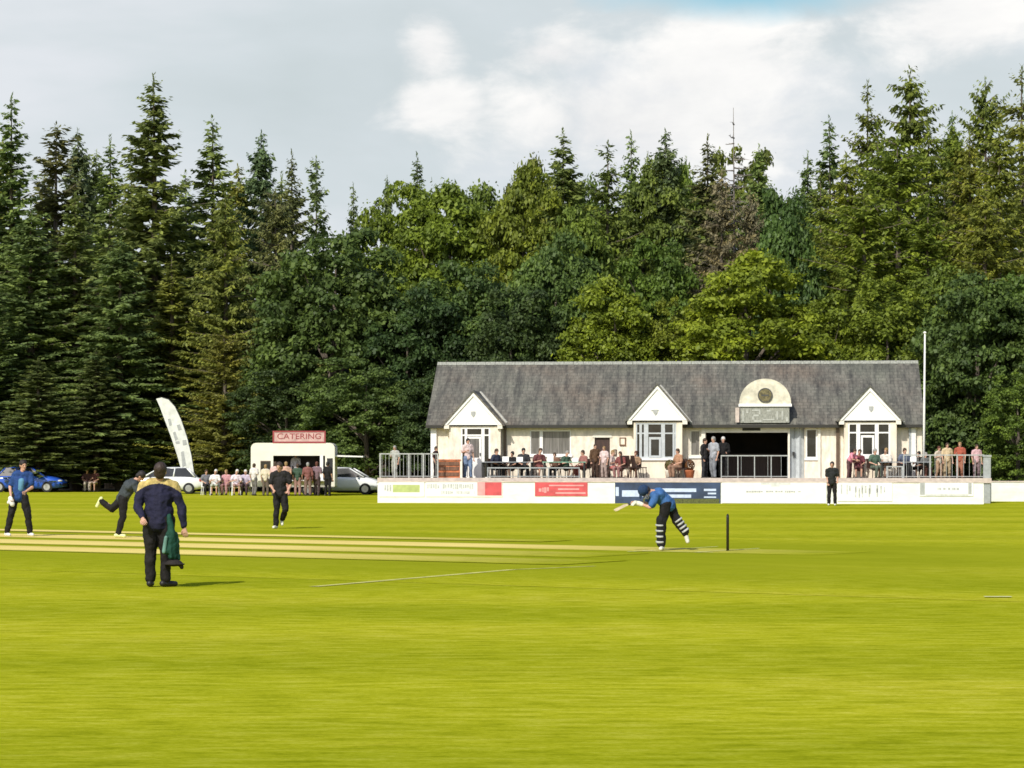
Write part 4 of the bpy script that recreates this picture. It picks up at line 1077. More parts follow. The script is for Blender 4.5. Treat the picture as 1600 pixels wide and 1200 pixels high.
s.tube([(0.02, 0, 0.0)] + [(p[0] + 0.02, 0, p[1]) for p in edge], [0.03] * 2 + [0.025] * (len(edge) - 1), 8); s.build('pole', 'trim_black', bn)
s = MB(); s.box(-0.4, 0.4, -0.04, 0.04, 0, 0.05); s.box(-0.04, 0.04, -0.4, -0.042, 0, 0.046); s.box(-0.04, 0.04, 0.042, 0.4, 0, 0.046); s.build('base', 'trim_black', bn)

# stumps
stp = thing('wicket', 'dark set of three stumps with bails at the right end of the pitch', 'wicket', (ST.x, ST.y, 0), R(-100))
for k in (-1, 0, 1):
    s = MB(); s.tube([(k * 0.098, 0, -0.05), (k * 0.098, 0, 0.66), (k * 0.098, 0, 0.71)], [0.019, 0.019, 0.015], 12); s.build('stump', 'stump', stp, True)
for k in (-0.5, 0.5):
    s = MB(); s.tube([(k * 0.098 - 0.054, 0, 0.721), (k * 0.098 + 0.054, 0, 0.721)], [0.009, 0.009], 8); s.build('bail', 'stump', stp, True)

# ------------------------------------------------------------------ people
TX = bpy.data.textures.new('folds', 'CLOUDS'); TX.noise_scale = 0.13; TX.noise_depth = 2
def remesh(mb, voxel, name, smooth=4, fac=0.5, fold=0.0):
    me = mb.mesh('tmp'); o = bpy.data.objects.new('tmp', me); C.objects.link(o)
    r = o.modifiers.new('r', 'REMESH'); r.mode = 'VOXEL'; r.voxel_size = voxel
    if smooth: sm = o.modifiers.new('s', 'SMOOTH'); sm.factor = fac; sm.iterations = smooth
    if fold:
        dp = o.modifiers.new('d', 'DISPLACE'); dp.texture = TX; dp.strength = fold; dp.mid_level = 0.5; dp.texture_coords = 'LOCAL'
    dg = bpy.context.evaluated_depsgraph_get()
    out_ = bpy.data.meshes.new_from_object(o.evaluated_get(dg)); out_.name = name
    bpy.data.objects.remove(o); bpy.data.meshes.remove(me)
    return out_

def join_extra(me, mb):
    """append loose closed shells (fingers, eyes) to a mesh"""
    bm = bmesh.new(); bm.from_mesh(me); e = mb.mesh('e'); bm.from_mesh(e); bm.to_mesh(me); bm.free(); bpy.data.meshes.remove(e)

def stand(**k):
    J = dict(pel=(0, 0, 0.95), chest=(0, 0, 1.28), neck=(0, 0, 1.47), head=(0, -0.02, 1.64), shL=(0.19, 0, 1.42), shR=(-0.19, 0, 1.42),
             elL=(0.25, 0.02, 1.13), elR=(-0.25, 0.02, 1.13), wrL=(0.25, -0.08, 0.88), wrR=(-0.25, -0.08, 0.88),
             hiL=(0.095, 0, 0.92), hiR=(-0.095, 0, 0.92), knL=(0.11, -0.02, 0.50), knR=(-0.11, -0.02, 0.50),
             anL=(0.12, 0.02, 0.085), anR=(-0.12, 0.02, 0.085), fwd=(0, -1, 0), toeL=None, toeR=None)
    J.update(k); return J
def sit(**k):
    J = stand(pel=(0, 0, 0.52), chest=(0, -0.02, 0.86), neck=(0, -0.04, 1.05), head=(0, -0.07, 1.22), shL=(0.19, -0.02, 1.0), shR=(-0.19, -0.02, 1.0),
              elL=(0.26, -0.05, 0.74), elR=(-0.26, -0.05, 0.74), wrL=(0.14, -0.28, 0.66), wrR=(-0.14, -0.28, 0.66),
              hiL=(0.095, -0.02, 0.52), hiR=(-0.095, -0.02, 0.52), knL=(0.13, -0.44, 0.53), knR=(-0.12, -0.44, 0.53),
              anL=(0.12, -0.40, 0.085), anR=(-0.13, -0.36, 0.085))
    J.update(k); return J

SKIN = (0.52, 0.30, 0.21)
def person(label, J, loc, rz=0.0, top=(0.1, 0.1, 0.1), legs=(0.02, 0.02, 0.02), shoe=(0.6, 0.6, 0.58), hair=(0.03, 0.02, 0.015), hat=None, sleeve='short', shorts=False, voxel=0.018, skin=SKIN, bulk=1.0, group=None, fingers=True, grip=False, skirt=False, scale=1.0, hairless=False, cat='person', toplabel=None):
    v = {k: (Vector(p) if p is not None and not isinstance(p, str) else p) for k, p in J.items()}
    t = thing('person', label, cat, loc, rz, group); t.scale = (scale,) * 3
    fw = v['fwd'].normalized(); hc = v['head']; up = (hc - v['neck']).normalized()
    hf = v.get('look', fw); hf = (hf - up * hf.dot(up)).normalized(); sd = hf.cross(up)
    rot = Matrix((sd, -hf, up)).transposed()
    b = bulk
    def toe(s):
        d = v['toe' + s] if v['toe' + s] is not None else fw
        d = Vector(d).normalized(); a = v['an' + s]; return a + d * 0.15 + Vector((0, 0, -0.045 if abs(d.z) < 0.3 else 0)), a - d * 0.05 + Vector((0, 0, -0.035 if abs(d.z) < 0.3 else 0))
    # body
    m = MB()
    m.ell(hc + up * 0.02, (0.076, 0.095, 0.105), rot=rot); m.cap(hc + hf * 0.02 - up * 0.03, hc + hf * 0.055 - up * 0.085, 0.062, 0.036)
    m.cap(hc + hf * 0.088 + up * 0.015, hc + hf * 0.108 - up * 0.02, 0.011, 0.017)
    for q in (-1, 1): m.ell(hc + sd * q * 0.077 - hf * 0.005, (0.012, 0.026, 0.034), 8, 6, rot=rot)
    m.cap(v['neck'] - up * 0.05, hc - up * 0.05, 0.06, 0.054)
    m.cap(v['pel'], v['chest'], 0.115 * b, 0.125 * b); m.cap(v['shL'] * 0.75 + v['shR'] * 0.25, v['shR'] * 0.75 + v['shL'] * 0.25, 0.085, 0.085); m.cap(v['chest'], v['neck'], 0.12 * b, 0.06)
    for q in 'LR':
        m.cap(v['sh' + q], v['el' + q], 0.052, 0.040); m.cap(v['el' + q], v['wr' + q], 0.041, 0.027)
        m.cap(v['hi' + q], v['kn' + q], 0.085 * b, 0.056); m.cap(v['kn' + q], v['an' + q], 0.056, 0.036)
        kc = v['kn' + q].lerp(v['an' + q], 0.3); m.ell(kc, (0.056, 0.056, 0.09), 10, 7)
        d = (v['wr' + q] - v['el' + q]).normalized(); lat = d.cross(fw); lat = lat.normalized() if lat.length > 0.2 else d.orthogonal().normalized()
        for o in (-0.022, 0.0, 0.022): m.cap(v['wr' + q] + d * 0.02 + lat * o * 0.6, v['wr' + q] + d * 0.085 + lat * o, 0.017, 0.016, 8)
        tA, tB = toe(q); m.cap(tB, tA, 0.035, 0.03)
    body = remesh(m, voxel, 'body')
    e = MB()
    for q in (-1, 1): e.ell(hc + sd * q * 0.032 + hf * 0.084 + up * 0.02, (0.012, 0.009, 0.008), 8, 6, 1, rot)
    e.ell(hc + hf * 0.094 - up * 0.055, (0.024, 0.007, 0.007), 8, 6, 2, rot)
    if fingers:
        for q in 'LR':
            d = (v['wr' + q] - v['el' + q]).normalized(); lat = d.cross(fw); lat = lat.normalized() if lat.length > 0.2 else d.orthogonal().normalized()
            pn = lat.cross(d); base = v['wr' + q] + d * 0.088
            if pn.dot(fw) < 0: pn = -pn
            cz = 1.0 if grip else 0.45
            for k, (o, l) in enumerate(((-0.03, 0.058), (-0.010, 0.070), (0.010, 0.075), (0.03, 0.066))):
                p0 = base + lat * o; p1 = p0 + d * l * 0.45 + pn * l * 0.2 * cz; p2 = p1 + (d * (0.9 - cz * 0.6) + pn * cz * 0.8).normalized() * l * 0.35; p3 = p2 + (d * (0.5 - cz) + pn).normalized() * l * 0.28
                e.tube([p0 - d * 0.015, p0, p1, p2, p3], [0.0085, 0.009, 0.0085, 0.008, 0.006], 6)
            th = lat * (1 if v['wr' + q].dot(lat) < 0 else -1); p0 = v['wr' + q] + d * 0.035 + th * 0.026
            e.tube([p0 - th * 0.01, p0 + th * 0.012 + d * 0.02, p0 + th * 0.026 + d * 0.045 + pn * 0.012, p0 + th * 0.022 + d * 0.068 + pn * 0.022], [0.011, 0.012, 0.0105, 0.007], 6)
    join_extra(body, e)
    link('body', body, ['skin', 'eye', 'lip'], t, True, skin)
    # shirt
    m = MB(); i = 0.022
    bel = v['pel'].lerp(v['chest'], 0.35)
    m.cap(v['pel'] + (v['pel'] - v['chest']).normalized() * 0.02, v['chest'], 0.125 * b + i, 0.13 * b + i); m.cap(v['chest'], v['neck'] - up * 0.03, 0.125 * b + i, 0.062)
    sw = (v['shL'] - v['shR']).normalized()
    m.cap(bel - sw * 0.04, bel + sw * 0.04, 0.115 * b + i, 0.115 * b + i)
    m.cap(v['chest'] - sw * 0.06, v['chest'] + sw * 0.06, 0.11 * b + i, 0.11 * b + i)
    m.cap(v['shL'] * 0.8 + v['shR'] * 0.2, v['shR'] * 0.8 + v['shL'] * 0.2, 0.085 + i, 0.085 + i)
    for q in 'LR':
        if sleeve == 'long': m.cap(v['sh' + q], v['el' + q], 0.058 + i, 0.046 + i); m.cap(v['el' + q], v['wr' + q].lerp(v['el' + q], 0.06), 0.046 + i, 0.034 + i * 0.6)
        else: m.cap(v['sh' + q], v['sh' + q].lerp(v['el' + q], 0.72), 0.058 + i, 0.054 + i)
    sh_ = remesh(m, voxel, 'shirt', 3, fold=0.055); link('shirt', sh_, 'cloth', t, True, top)
    # trousers
    m = MB(); i = 0.018
    hw_ = (v['hiL'] - v['hiR']).normalized()
    m.cap(v['pel'] - hw_ * 0.06, v['pel'] + hw_ * 0.06, 0.115 * b + i * 0.5, 0.115 * b + i * 0.5)
    for q in 'LR':
        m.cap(v['hi' + q], v['kn' + q], 0.092 * b + i, 0.066 + i)
        if not shorts: m.cap(v['kn' + q], v['an' + q].lerp(v['kn' + q], 0.08), 0.064 + i, 0.052 + i)
    tr_ = remesh(m, voxel, 'trousers', 3, fold=0.045); link('shorts' if shorts else 'trousers', tr_, 'cloth', t, True, legs)
    for q in 'LR':
        tA, tB = toe(q); m = MB(); m.cap(tB, tA, 0.047, 0.040); m.cap(v['an' + q], tB.lerp(tA, 0.35), 0.046, 0.046)
        so_ = remesh(m, voxel * 0.8, 'shoe', 2); link('shoe', so_, 'leather', t, True, shoe)
    if hat is not None:
        m = MB(); m.ell(hc + up * 0.062 - hf * 0.008, (0.092, 0.108, 0.085), rot=rot)
        if hat[0] == 'wide': m.ell(hc + up * 0.06, (0.17, 0.18, 0.014), 20, 6, rot=rot)
        elif hat[0] == 'cap': m.ell(hc + up * 0.055 + hf * 0.10, (0.075, 0.085, 0.012), 14, 6, rot=rot)
        elif hat[0] == 'helmet': m.ell(hc + up * 0.035 - hf * 0.01, (0.105, 0.122, 0.115), rot=rot); m.ell(hc + up * 0.06 + hf * 0.11, (0.08, 0.07, 0.014), 14, 6, rot=rot)
        h = remesh(m, min(voxel, 0.012), 'hat', 1); link('helmet' if hat[0] == 'helmet' else 'hat', h, 'cloth', t, True, hat[1])
        if hat[0] == 'helmet':
            m = MB()
            for zz in (-0.02, -0.05, -0.08):
                m.tube([hc + sd * 0.095 + up * zz + hf * 0.03, hc + sd * 0.07 + up * zz + hf * 0.13, hc + up * zz + hf * 0.155, hc - sd * 0.07 + up * zz + hf * 0.13, hc - sd * 0.095 + up * zz + hf * 0.03], [0.006] * 5, 6)
            m.build('face_guard', 'steel', t)
    if not hairless:
        m = MB(); m.ell(hc + up * 0.044 - hf * 0.016, (0.092, 0.103, 0.100), rot=rot); m.ell(hc - up * 0.015 - hf * 0.045, (0.086, 0.066, 0.085), rot=rot)
        h = remesh(m, min(voxel, 0.014), 'hair', 1); link('hair', h, 'hair', t, True, hair)
    return t

BLK, DARK, NAVY, BLUE = (0.012, 0.011, 0.011), (0.022, 0.02, 0.02), (0.014, 0.017, 0.05), (0.018, 0.055, 0.19)
VX = 0.012
# left fielder in blue, hands low in front
YF = 60.3
person('fielder in blue shirt and black trousers standing legs apart at the far left', stand(
    pel=(0.0, 0, 0.95), chest=(0.05, 0, 1.30), neck=(0.08, 0, 1.50), head=(0.10, -0.03, 1.67), shL=(0.26, 0.02, 1.44), shR=(-0.10, 0.02, 1.45),
    elL=(0.31, -0.04, 1.15), elR=(-0.22, 0.02, 1.17), wrL=(0.20, -0.24, 1.06), wrR=(-0.16, -0.16, 0.93),
    hiL=(0.11, 0, 0.92), hiR=(-0.10, 0, 0.92), knL=(0.21, -0.03, 0.50), knR=(-0.19, -0.03, 0.50), anL=(0.25, 0.03, 0.085), anR=(-0.30, 0.05, 0.085), fwd=(0.55, -0.8, 0)),
    (X(30, YF), YF, 0), 0, BLUE, BLK, (0.7, 0.7, 0.66), (0.02, 0.012, 0.01), voxel=VX, sleeve='short')
lf = [o for o in C.objects if o.get('label', '').startswith('fielder in blue shirt')][0]
m = MB(); m.cap((0.07, -0.085, 1.30), (0.05, -0.085, 1.12), 0.085, 0.08); link('shirt_panel', remesh(m, VX, 'shirt_panel', 2), 'cloth', lf, True, (0.10, 0.25, 0.38))
g = thing('fielding_cloth', 'small white cloth hanging at the right hip of the far left fielder', 'cloth', (X(30, YF) - 0.17, YF - 0.16, 0.90))
s = MB(); s.cap((0.0, -0.03, 0.0), (0.05, -0.05, -0.14), 0.055, 0.06); s.cap((0.02, -0.03, -0.02), (-0.04, -0.04, -0.10), 0.05, 0.04)
link('cloth_fold', remesh(s, 0.012, 'cloth_fold', 3), 'cloth', g, True, (0.78, 0.77, 0.70))
# bowler in follow-through, leaning right, trailing leg kicked up behind
YB = 59.3
person('bowler in dark kit bending far forward with trailing leg kicked up', stand(
    pel=(0.0, 0, 0.92), chest=(0.16, -0.04, 1.20), neck=(0.30, -0.05, 1.33), head=(0.42, -0.07, 1.42), shL=(0.30, -0.22, 1.23), shR=(0.20, 0.17, 1.30),
    elL=(0.42, -0.26, 1.00), elR=(0.46, 0.16, 1.20), wrL=(0.34, -0.24, 0.78), wrR=(0.66, 0.06, 1.28),
    hiL=(0.02, -0.09, 0.90), hiR=(-0.02, 0.09, 0.90), knL=(0.02, -0.10, 0.50), knR=(-0.28, 0.12, 0.66), anL=(-0.10, -0.08, 0.09), anR=(-0.55, 0.14, 0.86),
    fwd=(1, -0.1, 0), look=(1, 0, -0.3), toeR=(-0.5, 0, -0.9), toeL=(1, -0.1, 0)),
    (X(192, YB), YB, 0), 0, (0.045, 0.055, 0.06), BLK, (0.72, 0.76, 0.35), (0.02, 0.015, 0.012), voxel=VX)
# umpire
YU = 35.9
ump = person('stout umpire in navy jumper with dull gold shoulders and black trousers, seen from behind', stand(
    pel=(0, 0, 0.94), chest=(0.0, 0.03, 1.27), neck=(0.02, -0.02, 1.47), head=(0.035, -0.07, 1.62), shL=(0.21, 0, 1.41), shR=(-0.21, 0, 1.41),
    elL=(0.32, 0.0, 1.12), elR=(-0.29, -0.05, 1.13), wrL=(0.36, -0.02, 0.84), wrR=(-0.20, -0.24, 0.98),
    hiL=(0.10, 0, 0.92), hiR=(-0.10, 0, 0.92), knL=(0.09, 0.01, 0.49), knR=(-0.11, 0.01, 0.49), anL=(0.10, 0.0, 0.085), anR=(-0.12, 0.0, 0.085), fwd=(0.12, 1, 0), toeL=(0.75, 0.6, 0), toeR=(0.0, 1, 0)),
    (X(248, YU), YU, 0), 0, (0.014, 0.014, 0.038), (0.012, 0.010, 0.010), (0.015, 0.014, 0.014), (0.040, 0.024, 0.017), voxel=0.010, sleeve='long', bulk=1.3)
u = kids(ump, 'shirt')[0]
c = MB(); c.cap((-0.05, -0.01, 1.475), (0.09, -0.01, 1.475), 0.052, 0.052); link('collar', remesh(c, 0.012, 'collar', 3), 'cloth', ump, True, (0.42, 0.33, 0.05))
c = MB()
c.tube([(0.16, 0.12, 0.98), (0.17, -0.0, 0.98), (0.16, -0.12, 0.97)], [0.05, 0.06, 0.05], 10)
u.data.materials.append(M['gold_yoke'])
for p in u.data.polygons:
    c_ = p.center
    if c_.z > 1.45 - 1.3 * c_.x ** 2: p.material_index = 1
g = thing('tied_jumper', 'dark green jumper hanging from the waist on the right of the umpire', 'jumper', (X(248, YU), YU, 0))
c = MB()
c.cap((0.16, -0.12, 1.00), (0.20, -0.14, 0.80), 0.032, 0.05); c.cap((0.20, -0.14, 0.76), (0.22, -0.12, 0.44), 0.062, 0.075); c.cap((0.15, -0.16, 0.74), (0.135, -0.16, 0.50), 0.034, 0.040); c.cap((0.25, -0.10, 0.74), (0.285, -0.09, 0.40), 0.040, 0.036); c.cap((0.19, -0.19, 0.70), (0.20, -0.19, 0.42), 0.026, 0.030)
link('body_fabric', remesh(c, 0.012, 'body_fabric', 3, fold=0.05), 'cloth', g, True, (0.010, 0.055, 0.036))
c = MB(); c.cap((0.13, -0.205, 0.70), (0.10, -0.20, 0.50), 0.026, 0.03); link('sleeve', remesh(c, 0.01, 'sleeve', 2), 'cloth', g, True, (0.14, 0.27, 0.23))
g = thing('carried_hat', 'dark hat hanging below the green jumper beside the umpire', 'hat', (X(248, YU) + 0.2, YU - 0.13, 0.34))
c = MB(); c.ell((0.03, 0, 0.0), (0.12, 0.10, 0.05)); c.ell((0.03, 0.0, -0.015), (0.17, 0.13, 0.014)); c.cap((0.12, 0, -0.02), (0.14, 0, -0.06), 0.03, 0.03)
link('crown_and_brim', remesh(c, 0.010, 'crown_and_brim', 1), 'cloth', g, True, (0.022, 0.018, 0.016))
# middle fielder
YM = 67.3
person('fielder in black shirt and trousers walking in front of the food trailer', stand(
    pel=(0, 0, 0.93), chest=(0.0, 0, 1.27), neck=(-0.01, -0.02, 1.46), head=(-0.02, -0.06, 1.62), elL=(0.27, -0.02, 1.14), wrL=(0.22, -0.2, 1.00), elR=(-0.25, -0.02, 1.14), wrR=(-0.16, -0.22, 1.02),
    hiL=(0.09, 0, 0.90), hiR=(-0.09, 0, 0.90), knL=(0.14, -0.08, 0.50), knR=(-0.09, -0.02, 0.50), anL=(0.02, 0.20, 0.22), anR=(-0.12, 0.0, 0.085), fwd=(-0.3, -1, 0), toeL=(0.1, -0.6, -0.7)),
    (X(438, YM), YM, 0), 0, (0.018, 0.016, 0.016), BLK, (0.75, 0.73, 0.6), (0.05, 0.03, 0.02), voxel=VX)
# right fielder
YRF = 103.0
person('lone fielder in dark kit standing against the white wall at right', stand(elR=(-0.21, 0.05, 1.15), wrR=(-0.17, -0.06, 0.92), wrL=(0.20, -0.16, 0.98), elL=(0.24, 0.03, 1.15), anL=(0.13, 0, 0.085), anR=(-0.13, 0, 0.085), fwd=(-0.2, -1, 0)),
    (X(1300, YRF), YRF, 0), 0, (0.02, 0.022, 0.022), BLK, (0.7, 0.7, 0.66), (0.02, 0.015, 0.012), voxel=0.014)
# batter: front leg straight and padded, trailing leg lifted, body bent over to the left
YBt = 50.6
bat_loc = (X(1034, YBt), YBt, 0)
bt_ = person('batter in blue shirt lunging left with back foot off the ground', stand(
    pel=(0.12, 0, 0.92), chest=(-0.06, -0.05, 1.10), neck=(-0.21, -0.08, 1.16), head=(-0.34, -0.12, 1.18), shL=(-0.14, -0.22, 1.07), shR=(-0.12, 0.12, 1.14),
    elL=(-0.24, -0.27, 0.86), elR=(-0.30, 0.04, 0.93), wrL=(-0.42, -0.15, 0.92), wrR=(-0.49, -0.09, 0.94),
    hiL=(0.07, -0.09, 0.93), hiR=(0.17, 0.09, 0.93), knL=(0.0, -0.10, 0.50), knR=(0.30, 0.10, 0.58), anL=(0.0, -0.06, 0.09), anR=(0.48, 0.10, 0.32),
    fwd=(-1, -0.2, 0), look=(-1, -0.1, -0.35), toeR=(0.25, 0, -0.95), toeL=(-0.2, -0.9, 0)),
    bat_loc, 0, (0.045, 0.125, 0.31), BLK, (0.72, 0.70, 0.62), (0.03, 0.02, 0.015), hat=('helmet', (0.02, 0.045, 0.11)), voxel=VX, grip=True)
def pad(label, kn, an, side):
    kn = Vector(kn); an = Vector(an); d = (an - kn).normalized(); f = Vector(side).normalized()
    t = thing('batting_pad', label, 'batting pad', bat_loc)
    m = MB(); m.cap(kn - d * 0.12 + f * 0.035, an + f * 0.035 - d * 0.02, 0.088, 0.074); link('pad_shell', remesh(m, 0.012, 'pad_shell', 2), 'cloth', t, True, (0.014, 0.014, 0.016))
    for k in range(4):
        p = kn.lerp(an, -0.02 + k * 0.29) + f * 0.04; m = MB(); m.tube([p - d * 0.019, p - d * 0.015, p + d * 0.015, p + d * 0.019], [0.08, 0.093 - k * 0.003, 0.092 - k * 0.003, 0.08], 14); m.build('roll', 'print_mid', t, True)
pad('black and white striped pad on the planted front leg of the batter', (0.0, -0.10, 0.50), (0.0, -0.06, 0.12), (-1, -0.3, 0))
pad('black and white striped pad on the lifted back leg of the batter', (0.30, 0.10, 0.58), (0.46, 0.10, 0.35), (0.5, -0.3, 0.2))
for q, (wr, el) in enumerate((((-0.42, -0.15, 0.92), (-0.24, -0.27, 0.86)), ((-0.49, -0.09, 0.94), (-0.30, 0.04, 0.93)))):
    wr = Vector(wr); el = Vector(el); d = (wr - el).normalized()
    g = thing('batting_glove', ('pale batting glove nearest the camera on the bat handle', 'pale batting glove on the top of the bat handle')[q], 'glove', bat_loc)
    m = MB(); m.cap(wr - d * 0.03, wr + d * 0.05, 0.045, 0.052); m.cap(wr + d * 0.05, wr + d * 0.11 + Vector((0, 0, -0.03)), 0.05, 0.035)
    for o in (-0.035, -0.012, 0.012, 0.035):
        lat = d.cross(Vector((0, 0, 1))).normalized(); m.cap(wr + d * 0.07 + lat * o, wr + d * 0.13 + lat * o + Vector((0, 0, -0.05)), 0.016, 0.013, 8)
    link('glove_shell', remesh(m, 0.010, 'glove_shell', 1), 'cloth', g, True, (0.72, 0.70, 0.56))
g = thing('cricket_bat', 'wooden cricket bat held level out to the left by the batter', 'bat', bat_loc)
h0 = Vector((-0.44, -0.13, 0.93)); h1 = Vector((-0.68, -0.11, 0.915)); h2 = Vector((-0.93, -0.40, 0.80))
m = MB(); m.tube([h0, h1], [0.017, 0.018], 10); m.build('handle', 'trim_black', g)
dd_ = (h2 - h1).normalized(); uu = Vector((0, 1, 0.35)); uu = (uu - dd_ * uu.dot(dd_)).normalized(); ww = dd_.cross(uu)
m = MB(); vs = []
for p, wdt, th in ((h1, 0.02, 0.02), (h1 + dd_ * 0.05, 0.052, 0.022), (h1 + dd_ * 0.3, 0.054, 0.034), (h2, 0.053, 0.018)):
    vs += [p + uu * wdt - ww * th * 0.3, p + ww * th, p - uu * wdt - ww * th * 0.3, p - ww * th * 0.45]
fs = [(3, 2, 1, 0), (12, 13, 14, 15)] + [(k * 4 + j, k * 4 + (j + 1) % 4, (k + 1) * 4 + (j + 1) % 4, (k + 1) * 4 + j) for k in range(3) for j in range(4)]
m.add(vs, fs); m.build('blade', 'willow', g)

# ---- spectators: a few poses, copied with clothes of their own colours
def proto(J, **k):
    p = person('p', J, (0, 0, -50), voxel=0.022, fingers=True, **k); return p
PR = {
    'stand': proto(stand()),
    'stand_long': proto(stand(elL=(0.26, 0.0, 1.14), wrL=(0.12, -0.22, 1.10)), sleeve='long'),
    'stand_side': proto(stand(elR=(-0.26, 0.04, 1.15), wrR=(-0.14, -0.18, 1.22), knL=(0.10, -0.08, 0.50), anL=(0.12, -0.05, 0.085), anR=(-0.12, 0.10, 0.085))),
    'sit': proto(sit()),
    'sit_back': proto(sit(head=(0.04, -0.03, 1.24), neck=(0, 0.0, 1.06), chest=(0, 0.03, 0.86), shL=(0.19, 0.03, 1.0), shR=(-0.19, 0.03, 1.0), wrR=(-0.08, -0.22, 0.80)), shorts=True),
    'lean': proto(stand(chest=(0, -0.16, 1.22), neck=(0, -0.27, 1.36), head=(0, -0.34, 1.50), shL=(0.19, -0.22, 1.32), shR=(-0.19, -0.22, 1.32), elL=(0.26, -0.32, 1.06), elR=(-0.26, -0.32, 1.06), wrL=(0.16, -0.46, 1.02), wrR=(-0.16, -0.46, 1.02))),
}
used = set()
def crowd(kind, loc, rz, label, top, legs, hair=(0.03, 0.02, 0.015), skin=SKIN, shoe=(0.05, 0.045, 0.04), group=None, s=1.0):
    src = PR[kind]
    if kind in used: t = dup(src, loc, rz, label, group, (s, s, s))
    else:
        used.add(kind); t = src; t.location = loc; t.rotation_euler = (0, 0, rz); t.scale = (s, s, s); t['label'] = label
        if group: t['group'] = group
    for c in t.children:
        k = c.name.split('.')[0]
        col = {'shirt': top, 'trousers': legs, 'shorts': legs, 'hair': hair, 'body': skin, 'shoe': shoe}.get(k)
        if col: c.color = (*col, 1)
    return t

GREY_H, WHITE_H, BROWN_H, BLACK_H, RED_H, BLOND = (0.30, 0.29, 0.27), (0.62, 0.60, 0.57), (0.06, 0.035, 0.02), (0.012, 0.010, 0.009), (0.10, 0.03, 0.015), (0.30, 0.19, 0.08)
PINK, PALEPINK, WHT, LILAC = (0.62, 0.30, 0.33), (0.66, 0.52, 0.50), (0.72, 0.70, 0.68), (0.46, 0.40, 0.50)
def tw(px, y): p = to_world(lx(px, y), y); return (p.x, p.y, FLOOR)
STAND = [
 ('stand_side', 731, -1.6, 30, 'black haired person in pale pink top and light blue jeans outside the left gable door', PALEPINK, (0.16, 0.22, 0.34), BLACK_H, 1.0),
 ('stand', 681, -2.2, 70, 'dark clothed person standing left of the orange locker', (0.05, 0.022, 0.022), (0.03, 0.02, 0.02), BROWN_H, 0.80),
 ('stand_side', 617, -2.0, -20, 'pale clothed person behind the left end railing', (0.40, 0.40, 0.36), (0.30, 0.29, 0.25), GREY_H, 0.82),
 ('stand_long', 930, -1.3, 20, 'person in brown standing by the brown pavilion door', (0.10, 0.055, 0.03), (0.06, 0.035, 0.025), BROWN_H, 0.86),
 ('stand', 944, -1.5, -30, 'person in light top next to the one in brown', PALEPINK, (0.36, 0.28, 0.25), BLOND, 0.80),
 ('stand_long', 1101, -1.0, 60, 'person in black at the left side of the open bar', DARK, (0.03, 0.03, 0.035), BROWN_H, 1.0),
 ('stand_side', 1115, -1.3, -40, 'person in grey white shirt and grey trousers at the open bar', (0.34, 0.35, 0.38), (0.19, 0.20, 0.22), GREY_H, 1.04),
 ('stand_long', 1130, -0.7, 10, 'white haired person in black at the open bar', BLK, (0.03, 0.03, 0.03), WHITE_H, 1.04),
 ('lean', 1327, -1.4, 60, 'person in bright pink shirt leaning beside the right bay', (0.72, 0.26, 0.33), (0.10, 0.05, 0.05), BROWN_H, 0.80),
 ('stand', 1480, -2.0, 15, 'person in beige top at the right terrace rail', (0.58, 0.45, 0.28), (0.34, 0.26, 0.16), BROWN_H, 0.88),
 ('stand_side', 1500, -1.9, -15, 'person in red brown top at the right terrace rail', (0.36, 0.09, 0.055), (0.30, 0.13, 0.08), BLOND, 0.90),
 ('stand', 1526, -2.0, 20, 'person in pale pink top at the right end of the terrace rail', (0.60, 0.38, 0.40), (0.20, 0.14, 0.15), BROWN_H, 0.84),
 ('stand_side', 1467, -1.6, 40, 'person in cream top left of the beige one', (0.56, 0.48, 0.38), (0.36, 0.24, 0.16), RED_H, 0.80),
]
for k, px, y, rz, lab, top, legs, hair, sc_ in STAND:
    crowd(k, tw(px, y), R(rz) - TH, lab, top, legs, hair, s=sc_, group='spectators on the terrace')

def make_chair(label, cat_loc, rz, m_seat, group):
    t = thing('patio_chair', label, 'chair', cat_loc, rz, group)
    s = MB(); s.box(-0.23, 0.23, -0.24, 0.2, 0.41, 0.445); s.build('seat', m_seat, t)
    s = MB(); s.prism_x([(0.20, 0.45), (0.235, 0.45), (0.31, 0.88), (0.275, 0.88)], -0.22, 0.22); s.build('backrest', m_seat, t)
    for x, y in ((-0.2, -0.21), (0.2, -0.21), (-0.2, 0.17), (0.2, 0.17)):
        s = MB(); s.tube([(x, y, 0.41), (x * 1.15, y * 1.15, 0)], [0.018, 0.018], 6); s.build('leg', m_seat, t)
    return t
def make_table(label, loc, rz, m_top, w=1.5, d=0.75, group=None):
    t = thing('terrace_table', label, 'table', loc, rz, group)
    s = MB(); s.box(-w / 2, w / 2, -d / 2, d / 2, 0.71, 0.75); s.build('tabletop', m_top, t)
    for x in (-w / 2 + 0.08, w / 2 - 0.08):
        for y in (-d / 2 + 0.08, d / 2 - 0.08):
            s = MB(); s.box(x - 0.03, x + 0.03, y - 0.03, y + 0.03, 0, 0.708); s.build('leg', 'trim_black', t)
    return t
make_table('grey terrace table left of the picture window', tw(800, -1.9), -TH, 'grey_table', 1.9, group=None)
make_table('terrace table with green cloth under the picture window', tw(882, -1.9), -TH, 'green_cloth', 1.9)
make_table('small grey table near the left gable door', tw(768, -1.6), -TH, 'grey_table', 0.9)
make_table('grey table at the right terrace beside the bay', tw(1398, -1.9), -TH, 'grey_table', 1.3)
make_table('grey table between right bay and flagpole', tw(1437, -1.8), -TH, 'grey_table', 1.0)
